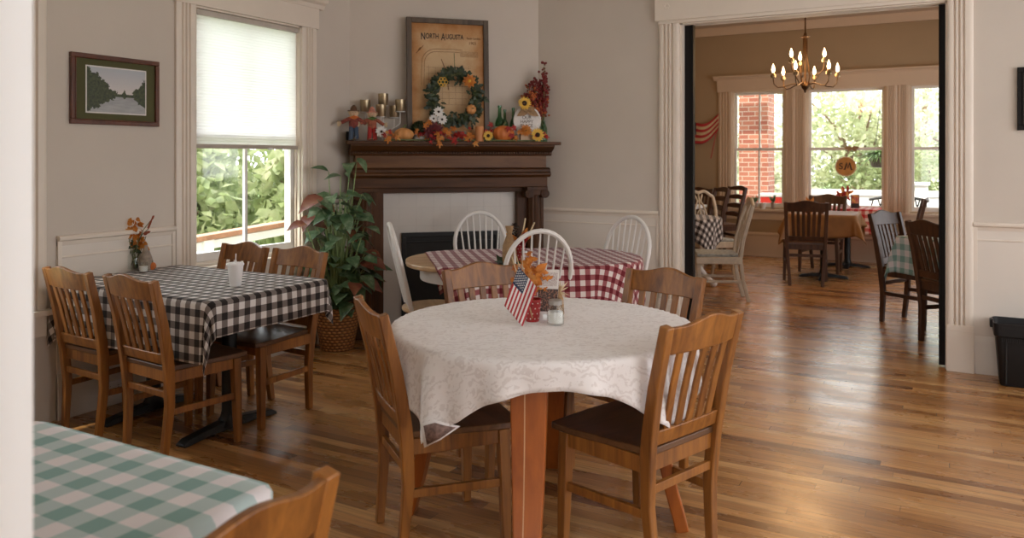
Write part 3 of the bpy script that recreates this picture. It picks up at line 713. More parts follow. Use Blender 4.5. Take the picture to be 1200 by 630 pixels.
# ---------------------------------------------------------------- fireplace
F=thing('fireplace','dark carved oak fireplace mantel with cream tiles across the room corner','fireplace',FC,PI/4)
cx=.012
def fb(m,x0,x1,d0,d1,z0,z1): m.box(cx+x0,cx+x1,-d1,-d0,z0,z1)
m=MB(); fb(m,-.56,.56,.002,.05,0,1.17)
tl=m.build('tile_surround',M['tile'],F,smooth=False)
m=MB()
for i in range(1,8): fb(m,-.56+i*.14,-.56+i*.14+.003,.0495,.0512,.80,1.17)
for z in (.85,1.0,1.14): fb(m,-.56,.56,.0495,.0512,z,z+.003)
m.build('tile_joint',P('grout_joint',(.53,.48,.425),.8),tl,smooth=False)
m=MB(); fb(m,-.40,.41,.05,.058,0,.80); m.build('firebox',M['soot'],F,smooth=False)
m=MB(); fb(m,-.40,.41,.058,.075,.765,.80); fb(m,-.40,-.365,.058,.075,0,.765); fb(m,.375,.41,.058,.075,0,.765); fb(m,-.365,.375,.058,.068,.715,.728); m.build('firebox_frame',M['soot2'],F,bevel=.003)
for s_ in (-1,1): m=MB(); fb(m,min(s_*.78,s_*.55),max(s_*.78,s_*.55),.002,.115,0,1.17); m.build('side_panel',M['mantelv'],F,bevel=.003)
for s_ in (-1,1):
    m=MB(); n=10; x0=s_*.69; R=[]
    prof=[]
    for i in range(n*4):
        a=2*PI*i/(n*4); r=.062*(1-.10*(i%4==0)-.03*(i%2)); prof.append((r*math.cos(a),r*.8*math.sin(a)))
    R=[[(cx+x0+p*k,-.15+q*k,z) for p,q in prof] for z,k in ((.20,1.0),(.55,.98),(1.10,.90))]
    m.loft(R); m.build('fluted_column',M['mantelv'],F,ang=20)
    m=MB(); fb(m,x0-.085,x0+.085,.07,.23,0,.16); fb(m,x0-.075,x0+.075,.08,.22,.16,.20); m.build('plinth',M['mantelv'],F,bevel=.004)
    m=MB(); fb(m,x0-.088,x0+.088,.07,.232,1.135,1.165); fb(m,x0-.07,x0+.07,.085,.215,1.095,1.135)
    for e in (-1,1):
        for k,r in enumerate((.036,.026,.014)):
            R=[[(cx+x0+e*.068+r*math.cos(2*PI*j/16),-y,1.108+r*math.sin(2*PI*j/16)) for j in range(16)] for y in (.075,.228+.006*k)]; m.loft(R)
    m.build('capital',M['mantelv'],F,bevel=.002)
m=MB(); fb(m,-.78,.78,.002,.215,1.165,1.245); fb(m,-.60,.60,.05,.12,1.12,1.168); m.build('lintel',M['mantel'],F,bevel=.003)
m=MB(); m.extrude([(0,0),(.225,0),(.250,.02),(.250,.035),(.232,.045),(.232,.065),(.205,.08),(0,.08)],(cx-.80,0,1.243),(0,-1,0),(0,0,1),(1.60,0,0)); m.build('frieze_moulding',M['mantel'],F,bevel=.001)
m=MB(); fb(m,-.775,.775,.002,.20,1.32,1.43); m.build('frieze_panel',M['panel'],F,bevel=.002)
m=MB(); m.extrude([(0,0),(.21,0),(.225,.012),(.225,.03),(.27,.05),(.30,.075),(.30,.09),(0,.09)],(cx-.815,0,1.418),(0,-1,0),(0,0,1),(1.63,0,0))
m.build('crown_moulding',M['mantel'],F,bevel=.001)
m=MB()
for i in range(74): x=-.80+i*.0217; fb(m,x,x+.012,.224,.246,1.434,1.449)
m.build('bead_course',M['mantel'],F,bevel=.001)
m=MB()
m.prism([(cx-.86,-.30),(cx+.86,-.30),(cx+.86,-.33),(cx+.845,-.345),(cx-.845,-.345),(cx-.86,-.33)],1.505,1.53,plane='xy'); m.prism([(cx-.86,-.31),(cx+.86,-.31),(cx+.76,-.003),(cx-.76,-.003)],1.505,1.53,plane='xy')
m.build('mantel_shelf',M['mantel'],F,bevel=.004)
m=MB(); fb(m,-.72,.72,.0,.50,0,.018)
m.build('hearth_slab',M['soot2'],F,bevel=.004)
SZ=1.531
FW=F.matrix_basis if False else Matrix.Translation(FC)@Matrix.Rotation(PI/4,4,'Z')
def mt_thing(name,label,cat,px,d,z=SZ,group=None,rz=0):
    p=on_m(px,160,d); w=FW@Vector((p.x,p.y,z)); return thing(name,label,cat,w,PI/4+rz,group)
S=.0068   # metres per photo pixel at the mantel

# framed town map leaning on the wall
t=mt_thing('framed_map','old sepia town map in a dark wooden frame leaning above the mantel','picture',525.5,.10)
HW,HH=.338,1.0
g=thing('x'); bpy.data.objects.remove(g)
lean=.05
def bl(z): return lean*(z/HH)  # board leans back toward the wall
m=MB()
def fr(x0,x1,z0,z1,d0,d1):
    v=[(x,-d+bl(z),z) for d in (d0,d1) for z in (z0,z1) for x in (x0,x1)]
    m.add(v,[(0,1,3,2),(4,6,7,5),(0,4,5,1),(2,3,7,6),(0,2,6,4),(1,5,7,3)])
fr(-HW,-HW+.042,0,HH,0,.032); fr(HW-.042,HW,0,HH,0,.032); fr(-HW+.042,HW-.042,HH-.042,HH,0,.032); fr(-HW+.042,HW-.042,0,.042,0,.032)
m.build('picture_frame',wood('weathered_dark_frame',(.035,.022,.013),(.12,.085,.055),.6,(20,20,3)),t,bevel=.003)
def mapmat():
    k=NT('aged_sepia_paper'); tc=k.n('ShaderNodeTexCoord'); sp=k.n('ShaderNodeSeparateXYZ'); k.l(tc.outputs['Object'],sp.inputs[0])
    ax=k.math('DIVIDE',k.math('ABSOLUTE',sp.outputs[0]),.30); az=k.math('DIVIDE',k.math('ABSOLUTE',k.math('SUBTRACT',sp.outputs[2],.5)),.47)
    e=k.math('MAXIMUM',ax,az); n=k.noise(k.coord(),9,5,.65); v=k.math('ADD',k.math('MULTIPLY',k.math('POWER',e,3.0),.62),k.math('MULTIPLY',k.math('SUBTRACT',n,.5),.75))
    r=k.ramp([(.05,(.58,.40,.22)),(.38,(.47,.24,.09)),(.7,(.34,.13,.026)),(1,(.16,.05,.010))],v); k.l(r.outputs[0],k.p.inputs['Base Color']); k.p.inputs['Roughness'].default_value=.7; return k.m
m=MB(); fr(-HW+.04,HW-.04,.04,HH-.04,.004,.014); mp=m.build('map_sheet',mapmat(),t,smooth=False)
def onmap(x,z,e=.0015): return (x,-.014-e+bl(z),z)
rx=PI/2-math.atan(lean/HH)
text('N',.082,M['ink'],mp,onmap(-.222,.848),(rx,0,0),sx=.62,ax='LEFT'); text('ORTH',.060,M['ink'],mp,onmap(-.183,.852),(rx,0,0),sx=.66,ax='LEFT')
text('A',.082,M['ink'],mp,onmap(-.055,.848),(rx,0,0),sx=.62,ax='LEFT'); text('UGUSTA',.058,M['ink'],mp,onmap(-.018,.852),(rx,0,0),sx=.66,ax='LEFT')
text('South Carolina',.024,M['faint'],mp,onmap(.215,.846),(rx,0,0),sx=.8); text('1903',.032,M['faint'],mp,onmap(.205,.806),(rx,0,0))
m=MB()
def ln(pts,r=.0016): m.tube([onmap(x,z) for x,z in pts],r,4)
for o in (0,.022): ln([(-.22+o,.45),(-.215+o,.62)]+[(-.10+(.115-o)*math.cos(a),.635+(.115-o)*math.sin(a)) for a in [PI-i*PI/16 for i in range(9)]]+[(.05,.752-o),(.12,.748-o)])
for i in range(6): ln([(.10,.735-i*.008),(.25,.735-i*.008)],.0010)
for i in range(7): ln([(-.16+i*.055,.30),(-.16+i*.055,.62-.02*(i%3))],.0009)
for i in range(7): ln([(-.18,.30+i*.05),(.19-.03*(i%2),.30+i*.05)],.0009)
ln([(-.055,.67),(-.01,.55),(.0,.42)],.0030); ln([(-.26,.71),(-.20,.775)],.0022); ln([(-.24,.735),(-.222,.757)],.007)
ln([(.02,.61),(.09,.61),(.09,.55),(.02,.55),(.02,.61)],.0010)
m.build('map_drawing',M['faint'],mp)

def petals(m,c,n,r,w,nrm,mi=0,tilt=.25,inner=.15,lobes=False,seed=0,layers=1):
    c=Vector(c); nrm=Vector(nrm).normalized(); a=nrm.orthogonal().normalized(); b=nrm.cross(a); rn=random.Random(seed)
    for l in range(layers):
        for k in range(n):
            an=2*PI*(k+l*.5)/n+rn.uniform(-.1,.1); d=(a*math.cos(an)+b*math.sin(an)); rr=r*(1-.28*l)
            dd=(d+nrm*(tilt+.5*l)).normalized(); m.leaf(c+d*rr*inner+nrm*.002*l,dd,nrm,rr*(1-inner),w,.12,mi,lobes)
def flower(name,label,cat,P0,n,r,w,mats,nrm=(0,-1,.15),eye=.3,layers=1,group=None,seed=0,tilt=.25):
    t=thing(name,label,cat,FW@Vector(P0),PI/4,group)
    m=MB(); petals(m,(0,0,0),n,r,w,nrm,tilt=tilt,layers=layers,seed=seed); m.build('petals',mats[0],t)
    if eye:
        N=Vector(nrm).normalized(); m=MB(); m.sphere(N*.006,r*eye,10,6); m.build('flower_centre',mats[1],t)
    return t
def mp_(px,py,d): 
    p=on_m(px,py,d); return (p.x,p.y,p.z)
# ivy wreath hanging on the map
wc=on_m(533,114,.155); rn=random.Random(11)
wt=thing('ivy_wreath','dark green ivy wreath hanging in front of the sepia map','wreath',FW@Vector((wc.x,wc.y,wc.z)),PI/4)
m=MB(); m.tube([(  .178*math.cos(2*PI*i/32),0,.185*math.sin(2*PI*i/32)) for i in range(32)],.016,8,closed=True); m.build('vine_ring',M['stemgreen'],wt)
m=MB()
for k in range(430):
    a=rn.uniform(0,2*PI); thick=.055 if math.sin(a)<-.3 else .042
    rr=.178+rn.gauss(0,thick*.45); c=Vector((rr*math.cos(a),rn.uniform(-.045,.02),rr*1.04*math.sin(a))); d=Vector((rn.gauss(math.cos(a)*.6,.7),rn.uniform(-.6,.1),rn.gauss(math.sin(a)*.6,.7)))
    m.leaf(c,d,(0,-1,rn.uniform(-.2,.7)),rn.uniform(.036,.060),rn.uniform(.030,.046),.2,0,True)
m.build('ivy_leaves',M['ivy'],wt)
m=MB(); m.tube([(0,0,.2),(0,.03,.36)],.003,5); m.build('hanging_wire',M['stemgreen'],wt)
m=MB()
for k in range(6):
    a=PI*k/3; m.tube([(.027*math.cos(a)+.013*math.cos(b),0,.027*math.sin(a)+.013*math.sin(b)) for b in [2*PI*i/10 for i in range(10)]],.0035,5,closed=True)
p=on_m(519,96,.20); tag(m.build('flower_ornament',M['yellow'],loc=FW@Vector((p.x,p.y,p.z)),rot=(0,0,PI/4)),'yellow openwork flower ornament at the upper left of the ivy wreath','ornament')
flower('silk_flower','bright orange silk flower at the upper right of the ivy wreath','flower',mp_(550,95,.215),9,.060,.035,(M['gold_leaf'],M['yellow']),eye=.22,layers=2,seed=3)
flower('silk_daisy','white daisy with dark centre on the ivy wreath, upper one','flower',mp_(514,131,.215),11,.048,.020,(M['white'],M['eye']),eye=.2,seed=4,group='white daisies on the wreath')
flower('silk_daisy','white daisy with dark centre on the ivy wreath, lower right one','flower',mp_(518,140,.222),11,.046,.020,(M['white'],M['eye']),eye=.2,seed=5,group='white daisies on the wreath')
flower('silk_daisy','white daisy with dark centre on the ivy wreath, lower left one','flower',mp_(508,139,.210),11,.038,.018,(M['white'],M['eye']),eye=.2,seed=6,group='white daisies on the wreath')
def pumpkin(name,label,loc,r,h,mt,nr=10,rz=0,stem=M['stemgreen'],group=None,flat=1,tilt=None):
    t=thing(name,label,'pumpkin',loc,rz,group)
    m=MB(); m.sphere((0,0,h/2),(r,r*flat,h/2),40,14,ripple=lambda ph,th:1-.17*(1-abs(math.sin(nr*ph/2)))*math.sin(th)); m.build('pumpkin_body',mt,t,ang=80)
    m=MB(); m.tube([(0,0,h*.93),(.004,0,h*1.08),(r*.22,0,h*1.22)],[r*.13,r*.08,r*.10],8); m.build('pumpkin_stem',stem,t)
    if tilt: t.rotation_euler=(tilt,0,rz)
    return t
p=on_m(552,129,.225); pumpkin('pumpkin','tiny pale orange pumpkin on the lower right of the ivy wreath',FW@Vector((p.x,p.y+.02,p.z)),.042,.06,M['peach'],rz=PI/4,tilt=PI/2-.2)
w=on_m(473,160,.20); pumpkin('pumpkin','pale orange ribbed pumpkin near the left end of the mantel',FW@Vector((w.x,w.y,SZ)),.080,.105,M['peach'],rz=PI/4)
w=on_m(590,160,.22); pumpkin('pumpkin','deep orange flat pumpkin in front of the green bottles on the mantel',FW@Vector((w.x,w.y,SZ)),.092,.132,M['orange'],nr=12,rz=PI/4,flat=.6)
# wooden crate below the wreath
t=mt_thing('planter_box','grey weathered wooden box below the wreath on the mantel','box',524,.16); m=MB(); m.box(-.15,.15,-.035,.035,0,.008)
m.box(-.15,.15,-.035,-.029,0,.085); m.box(-.15,.15,.029,.035,0,.085); m.box(-.15,-.144,-.029,.029,0,.085); m.box(.144,.15,-.029,.029,0,.085); m.build('box_boards',wood('grey_barn_wood',(.12,.10,.075),(.25,.21,.16),.8,(3,20,20)),t,bevel=.001)
# boxwood ball in a white pot
t=mt_thing('boxwood_ball','round dark green boxwood ball in a small white pot on the mantel','plant',492,.15); m=MB(); m.lathe([(.045,0),(.055,.055),(.048,.055),(.044,.02),(.001,.02)],seg=18); m.build('pot',M['paper'],t)
m=MB(); m.sphere((0,0,.095),.060,10,8)
for k in range(260):
    d=Vector((rn.gauss(0,1),rn.gauss(0,1),rn.gauss(0,1))).normalized(); m.leaf(Vector((0,0,.09))+d*.060,d+Vector((rn.gauss(0,.4),rn.gauss(0,.4),rn.gauss(0,.4))),d.orthogonal(),.022,.014,.1)
m.build('foliage',M['ivy'],t)
flower('silk_flower','large burgundy bloom on the mantel left of the leaf garland','flower',mp_(508,154,.25),14,.085,.045,(M['burg'],M['eye']),layers=3,eye=.15,seed=8)
flower('silk_daisy','white daisy lying near the two scarecrows on the mantel','flower',mp_(447,154,.24),11,.050,.022,(M['white'],M['eye']),eye=.2,seed=9,group='white daisies')
flower('sunflower','small yellow sunflower between the candle and the orange pumpkin','flower',mp_(572,159,.27),14,.045,.018,(M['yellow'],M['eye']),eye=.3,seed=10)
flower('sunflower','yellow sunflower at the right end of the mantel','flower',mp_(630,158,.27),16,.062,.022,(M['yellow'],M['eye']),eye=.32,seed=12)
flower('silk_flower','ruffled orange bloom at the foot of the round white sign','flower',mp_(616,153,.26),12,.052,.034,(M['gold_leaf'],M['eye']),layers=3,eye=.1,seed=13)
# garland of autumn leaves along the shelf edge
gt=thing('leaf_garland','garland of orange and crimson silk maple leaves along the mantel shelf','garland',FW@Vector((0,0,SZ)),PI/4)
mo,mr=MB(),MB(); 
m=MB(); m.tube([(on_m(450+i*9.5,160,.24+.02*math.sin(i)).x,-.24-.02*math.sin(i),.010) for i in range(20)],.006,6); m.build('garland_vine',M['stemgreen'],gt)
def maple(m,c,n,r,seed):
    q=random.Random(seed); c=Vector(c); n=Vector(n).normalized(); up=Vector((q.uniform(-1,1),0,q.uniform(-1,.6))); a=(up-n*up.dot(n)).normalized(); b=n.cross(a)
    for an,k in ((0,1),(.85,.8),(-.85,.8),(1.75,.5),(-1.75,.5)): m.leaf(c,a*math.cos(an)+b*math.sin(an),n,r*k,r*.55*k,.15,0,True)
for k in range(120):
    x=rn.uniform(449,640)
    if 461<x<487 or 577<x<604 or 609<x<625 or 557<x<567: continue
    col='o'
    if 527<x<548 or rn.random()<.30: col='r'
    if 500<x<565 and rn.random()<.45: py=rn.uniform(150,166)
    else: py=rn.uniform(152,161)
    d=rn.uniform(.20,.30) if py<162 else .352
    p=on_m(x,py,d); maple(mo if col=='o' else mr,(p.x,p.y,p.z-SZ),(rn.uniform(-.5,.5),-1,rn.uniform(.1,.9)),rn.uniform(.026,.044),k)
for k,(x,py,c) in enumerate(((515,167,'o'),(535,165,'r'),(531,162,'r'),(541,160,'r'),(556,167,'o'),(549,163,'o'),(497,147,'o'),(505,143,'o'),(526,154,'o'),(533,152,'o'),(577,146,'r'),(455,162,'o'),(464,160,'o'),(600,157,'r'),(604,150,'r'),(596,149,'r'))):
    p=on_m(x,py,.352 if py>161 else .28); maple(mo if c=='o' else mr,(p.x,p.y,p.z-SZ),(rn.uniform(-.3,.3),-1,.3),.046,k+50)
mo.build('orange_leaves',M['gold_leaf'],gt); mr.build('crimson_leaves',M['red_leaf'],gt)
# pillar candle
t=mt_thing('pillar_candle','plain orange pillar candle standing right of the wreath','candle',562,.22); m=MB(); m.lathe([(.033,0),(.034,.004),(.034,.118),(.031,.122),(.02,.116),(.001,.115)],seg=20); m.build('wax',P('orange_wax',(.66,.27,.10),.45),t); m=MB(); m.tube([(0,0,.114),(.002,0,.128)],.0015,5); m.build('wick',M['eye'],t)
# three green bottles
def bottle(px,d,h,lab,k=1):
    t=mt_thing('glass_bottle',lab,'bottle',px,d,group=None); m=MB(); r=.027*k
    m.lathe([(r*.9,0),(r,.006),(r,h*.52),(r*.85,h*.60),(r*.42,h*.70),(r*.36,h*.93),(r*.48,h*.94),(r*.48,h),(r*.34,h),(r*.34,h*.7),(r*.8,h*.58),(r*.9,h*.5),(r*.9,.01),(.001,.012)],seg=18); m.build('bottle_glass',M['bottle'],t)
    m=MB(); m.lathe([(r*1.02,h*.2),(r*1.02,h*.42)],seg=18,caps=False); m.build('bottle_label',M['paper'],t)
bottle(585.5,.12,.30,'tallest green glass bottle on the mantel, left of the pair',1.4); bottle(591.5,.09,.27,'slim green glass bottle just right of the tallest one',1.1); bottle(601.5,.10,.285,'green glass bottle half hidden behind the round white sign',1.1)
# round sign
sg=on_m(618,134,.20); t=thing('round_sign','round white wooden sign with a burlap bow and handwritten words','sign',FW@Vector((sg.x,sg.y,SZ)),PI/4-.1)
m=MB(); m.box(-.06,.06,-.015,.03,0,.065); m.build('easel_block',M['natural'],t,bevel=.002)
m=MB(); R=[[(.115*math.cos(2*PI*j/36),y,.177+.117*math.sin(2*PI*j/36)) for j in range(36)] for y in (0,.012)]; m.loft(R); bd=m.build('sign_board',M['paper'],t,bevel=.001)
for i,s_ in enumerate(('OUR','HAPPY','PLACE')): text(s_,.038,P('grey_brown_lettering',(.16,.12,.09),.7),bd,(-.005,-.001,.200-.034*i),(PI/2,0,0),sx=.95)
m=MB()
for e in (-1,1):
    m.leaf((0,-.010,.262),(e*.9,-.15,-.50),(0,-1,.1),.105,.060,.05); m.leaf((0,-.014,.268),(e,-.2,.12),(0,-1,.3),.065,.05,.1)
m.build('burlap_bow',M['burlap'],t)
m=MB()
for c in ((-.09,-.004,.20),(.085,-.004,.135),(.09,-.004,.20)): petals(m,c,5,.026,.018,(0,-1,.1),tilt=.1)
m.build('painted_sprigs',M['white'],t)
p=on_m(614.5,121,.225); sw=flower('sunflower','yellow sunflower fixed on the bow of the round white sign','flower',(p.x,p.y,p.z),18,.060,.022,(M['yellow'],M['eye']),eye=.34,seed=20)
# berry branches in a dark bottle
t=mt_thing('berry_branches','tall bunch of dark red berry branches at the right end of the mantel','branches',637,.10)
m=MB(); m.lathe([(.03,0),(.032,.01),(.03,.12),(.014,.16),(.016,.18),(.010,.18),(.01,.05),(.001,.05)],seg=14); m.build('dark_vase',M['bottle'],t)
ms,mb,mc=MB(),MB(),MB()
for k in range(17):
    tx=rn.uniform(-.185,.035); tz=.60-abs(tx+.03)*1.4+rn.uniform(-.07,.05); ty=rn.uniform(-.08,.02)
    if k==0: tx,tz=-.012,.66
    pts=[Vector((tx*(s**1.3),ty*s,.10+(tz-.10)*s)) for s in [i/9 for i in range(10)]]; ms.tube(pts,[.003]*9+[.0015],5)
    for j in range(40):
        s=rn.uniform(.35,1); i0=min(8,int(s*9)); q=pts[i0].lerp(pts[i0+1],s*9-i0)+Vector((rn.gauss(0,.012),rn.gauss(0,.012),rn.gauss(0,.01)))
        (mb if (rn.random()<.6 or tz>.5) else mc).sphere(q,rn.uniform(.008,.0135),6,4)
ms.build('stems',M['stemgreen'],t); mb.build('dark_red_berries',P('dark_red_berry',(.17,.012,.010),.45),t); mc.build('orange_berries',P('orange_red_berry',(.42,.10,.020),.5),t)
# scarecrow dolls
def scarecrow(px,lab,shirt,legs,hat,arms,h=.245,ry=0):
    t=mt_thing('scarecrow_doll',lab,'doll',px,.20,rz=ry); k=h/.245
    body=MB()
    body.lathe([(.020,.09),(.032,.10),(.034,.13),(.030,.16),(.012,.172)],seg=14,sy=.7); body.tube([(-.085,0,.128),(-.04,-.006,.150),(0,0,.155),(.04,-.006,.150),(.085,0,.120)],[.012,.014,.016,.014,.012],8)
    body.build('stuffed_body',shirt,t)
    m=MB(); 
    for e in (-1,1): m.tube([(e*.014,0,.105),(e*.018,-.004,.05),(e*.020,0,.006)],[.018,.016,.017],8)
    m.build('trousers',legs,t)
    m=MB(); m.sphere((0,-.004,.194),(.032,.027,.031),12,8); hd=m.build('head',P('cream_cloth_face',(.62,.42,.27),.8),t)
    m=MB()
    for e in (-1,1): m.sphere((e*.009,-.027,.199),.0028,6,4)
    m.tube([(-.009,-.0265,.187),(0,-.0285,.183),(.009,-.0265,.187)],.0014,5); m.build('stitched_face',M['ink'],hd)
    m=MB(); m.sphere((0,-.0285,.193),.0035,6,4); m.build('nose',M['orange'],hd)
    m=MB(); m.lathe([(.044,.208),(.040,.213),(.025,.214),(.020,.235),(.008,.250),(.001,.252)],seg=14); m.build('hat',hat,t)
    m=MB()
    for e in (-1,1):
        for q in range(16): m.leaf((e*.085,0,.124),(e*rn.uniform(.5,1),rn.uniform(-.5,.5),rn.uniform(-.8,.5)),(0,-1,0),.035,.008,.1)
        for q in range(8): m.leaf((e*.022,-.006,.205),(e*rn.uniform(.3,1),-.2,rn.uniform(-1,.1)),(0,-1,0),.024,.006,.1)
    for q in range(16): m.leaf((rn.uniform(-.03,.03),-.01,.008),(rn.uniform(-1,1),-rn.uniform(.1,.6),rn.uniform(0,.3)),(0,0,1),.04,.008,.1)
    m.build('straw',M['straw'],t)['kind']='stuff'
    m=MB(); m.tube([(-.03,-.018,.165),(0,-.028,.158),(.03,-.018,.165),(0,-.024,.172)],.009,7,closed=True); m.build('collar',arms,t)
    t.scale=(k,)*3
scarecrow(414.5,'scarecrow doll in a brown hat and blue trousers at the left end of the mantel',P('plaid_red_brown_shirt',(.20,.045,.03),.9,var=.5,vs=60),P('blue_denim_cloth',(.05,.075,.12),.9),P('brown_felt_hat',(.10,.045,.02),.9),M['orange'],.27)
scarecrow(436,'scarecrow doll in red trousers with green collar beside the brass votive cups',P('floral_red_shirt',(.30,.09,.05),.9,var=.6,vs=70),P('red_cloth_trousers',(.38,.03,.025),.9),P('red_white_hat',(.50,.20,.14),.9,var=.4,vs=50),P('green_scarf_cloth',(.10,.17,.04),.9),.26)
t=mt_thing('black_block','small black box at the far left end of the mantel','box',410,.09); m=MB(); m.box(-.027,.027,-.04,.04,0,.075); m.build('box_body',M['black'],t,bevel=.002)
# tiered candle stand with brass votive cups
t=mt_thing('candle_stand','wire candle stand with small round plates at stepped heights','candle holder',450,.10)
b0=on_m(450,160,.10); cups=[(428,131),(449,123.5),(446.5,136.5),(462,137.5),(469,130.5)]; cl=[]
m=MB(); m.lathe([(.05,0),(.055,.006),(.02,.010)],seg=18); m.build('stand_base',M['whitewood'],t)
for i,(px,py) in enumerate(cups):
    d=.08+.035*(i%3); p=on_m(px,py,d); x,y,z=p.x-b0.x,p.y-b0.y,p.z-SZ; cl.append(p)
    m=MB(); m.tube([(0,0,.006),(x*.4,y*.4,z*.35),(x,y,z*.6),(x,y,z-.004)],.0032,6); m.build('stand_arm',M['whitewood'],t)
    m=MB(); m.lathe([(.034,-.006),(.041,-.004),(.042,0),(.001,0)],(x,y,z),18); m.build('stand_plate',M['whitewood'],t)
NMS=['leftmost brass votive cup on the candle stand, behind the scarecrows','highest brass votive cup, at the middle of the candle stand','brass votive cup right below the highest one','front brass votive cup on the lowest plate of the candle stand','rightmost brass votive cup on the candle stand, beside the map frame']
first=None
for p,l in zip(cl,NMS):
    w=FW@Vector((p.x,p.y,p.z+.001))
    if first is None:
        first=thing('votive_cup',l,'candle cup',w,PI/4,'brass votive cups on the candle stand'); m=MB(); m.lathe([(.035,0),(.038,.004),(.041,.092),(.038,.092),(.030,.01),(.001,.01)],seg=20); m.build('cup_shell',M['brass'],first); m=MB(); m.lathe([(.031,.012),(.033,.06),(.001,.062)],seg=16); m.build('wax',M['foam'],first)
    else: dup(first,w,PI/4,l)
# ---------------------------------------------------------------- things on the white round table
CZ=.762
def cam_thing(name,label,cat,px,py,z=CZ,rz=0,group=None): return thing(name,label,cat,spot(px,py,z),TH+rz,group)
t=cam_thing('centerpiece_pot','red enamel pot with white dots holding an orange leaf and corn posy','flower pot',624,376)
m=MB(); m.lathe([(.024,0),(.027,.004),(.034,.085),(.036,.088),(.032,.088),(.026,.01),(.001,.01)],seg=24); pot=m.build('pot_body',M['redpot'],t)
m=MB()
for r in range(4):
    for k in range(10):
        a=2*PI*(k+.5*(r%2))/10; rr=.0262+.0092*(.014+r*.02)/.088; m.sphere((rr*math.cos(a),rr*math.sin(a),.014+r*.02),.0028,6,4)
m.build('white_dots',M['white'],pot)
rn=random.Random(5); m=MB(); m2=MB()
for k in range(70):
    z=rn.uniform(.085,.255); x=rn.uniform(-.065,.035)+(.235-z)*.12; y=rn.uniform(-.01,.05)
    if x<-.03 and z>.19: continue
    m.leaf((x,y,z),(rn.gauss(0,1),rn.gauss(0,.5),rn.uniform(-.4,1)),(rn.gauss(0,.5),-1,rn.gauss(0,.5)),rn.uniform(.028,.055),rn.uniform(.022,.045),.3,0,rn.random()<.7)
for k in range(3): d=Vector((rn.gauss(-.15,.12),.1,1)); m2.tube([(0,0,.05),d*.16,d*.25],.002,5)
m.build('silk_leaves',M['gold_leaf'],t); m2.build('stalks',M['straw'],t)
# flag on a stick
t=cam_thing('small_flag','small stars and stripes flag on a thin stick leaning left over the table','flag',624,378,rz=0)
Bp=Vector((-.054,-.055,.228)); m=MB(); m.tube([(0.0,-.008,.02),Bp],.0025,6); m.sphere(Bp+Vector((0,0,.004)),.005,8,6); m.build('flag_stick',M['natural'],t)
def flagmesh(org,u,v,W,H,nu=26,nv=26):
    m=MB()
    for i in range(nv+1):
        for j in range(nu+1):
            a=j/nu; b=i/nv; m.v.append(tuple(org+u*(W*a)+v*(H*b)+Vector((0,-1,0))*fw(a,b)))
    for i in range(nv):
        for j in range(nu):
            k=i*(nu+1)+j; m.f.append((k,k+1,k+nu+2,k+nu+1)); m.m.append(2 if (j<nu*.40 and i<14) else (0 if (i//2)%2==0 else 1))
    return m
# the short hoist edge runs down to the right from the tip, the stripes hang to the lower left
u=Vector((-.055,0,-.149)).normalized(); v=Vector((.070,0,-.080)).normalized(); FW_,FH_=.159,.106
fw=lambda a,b:.006*math.sin(b*8+a*1.5)*b
org=Bp+Vector((0,-.003,-.002)); fm=flagmesh(org,u,v,FW_,FH_)
fl_=fm.build('flag_cloth',[M['flagred'],M['white'],M['navy']],t,solid=.0008)
m=MB()
for i in range(9):
    for j in range(6 if i%2==0 else 5):
        a=(j+.6+(0 if i%2==0 else .5))/6.4*.40; b=(i+.6)/9.4*.52; q=org+u*(FW_*a)+v*(FH_*b)+Vector((0,-1,0))*(fw(a,b)+.0014); r=.0033
        pts=[q+u*r*(1 if k%2==0 else .42)*math.cos(2*PI*k/10)+v*r*(1 if k%2==0 else .42)*math.sin(2*PI*k/10) for k in range(10)]
        m.add(pts,[tuple(range(10))])
m.build('stars',M['white'],fl_,smooth=False)
# menu card, salt jar
t=cam_thing('menu_card','upright menu card with printed text above a picture of fall leaves','menu',640,375,rz=-.15); t.scale=(1.12,)*3
m=MB(); v=[(-.040,0,0),(.036,-.0,.0),(.045,.022,.175),(-.022,.022,.175)]; m.add(v+[(x,y+.002,z) for x,y,z in v],[(0,1,2,3),(7,6,5,4),(0,4,5,1),(1,5,6,2),(2,6,7,3),(3,7,4,0)]); cdm=m.build('card',M['paper'],t,smooth=False)
def onc(x,z,e=.0006): return (x,.022*z/.175-e,z)
def quad(m,x0,x1,z0,z1,e): m.add([onc(x0,z0,e),onc(x1,z0,e),onc(x1+.007*(z1-z0)/.1,z1,e),onc(x0+.01*(z1-z0)/.1,z1,e)],[(0,1,2,3)])
def printmat(nm,base,ink,sc_,th):
    k=NT(nm); n=k.noise(k.coord(scale=sc_),1,3,.7); r=k.ramp([(th,base),(th+.04,ink)],n); k.l(r.outputs[0],k.p.inputs['Base Color']); k.p.inputs['Roughness'].default_value=.6; return k.m
m=MB(); quad(m,-.028,.036,.118,.166,.0008); m.build('printed_text',printmat('fine_print',(.70,.66,.62),(.28,.16,.14),(900,1,260),.5),cdm,smooth=False)
m=MB(); quad(m,-.036,.036,.030,.108,.0008); m.build('printed_picture',printmat('leaf_picture',(.05,.03,.025),(.32,.15,.09),(160,1,160),.52),cdm,smooth=False)
m=MB(); quad(m,-.012,.022,.006,.022,.0008); m.build('printed_stamp',M['steel'],cdm,smooth=False)
t=cam_thing('salt_jar','small glass mason jar of salt with a metal lid, right of the menu card','jar',651,380)
m=MB(); m.lathe([(.029,0),(.033,.005),(.033,.062),(.026,.072),(.025,.082),(.023,.082),(.024,.072),(.030,.060),(.030,.008),(.001,.006)],seg=24); m.build('jar_glass',M['jar'],t)
m=MB(); m.lathe([(.029,.008),(.0295,.050),(.001,.052)],seg=20); m.build('salt',M['salt'],t)
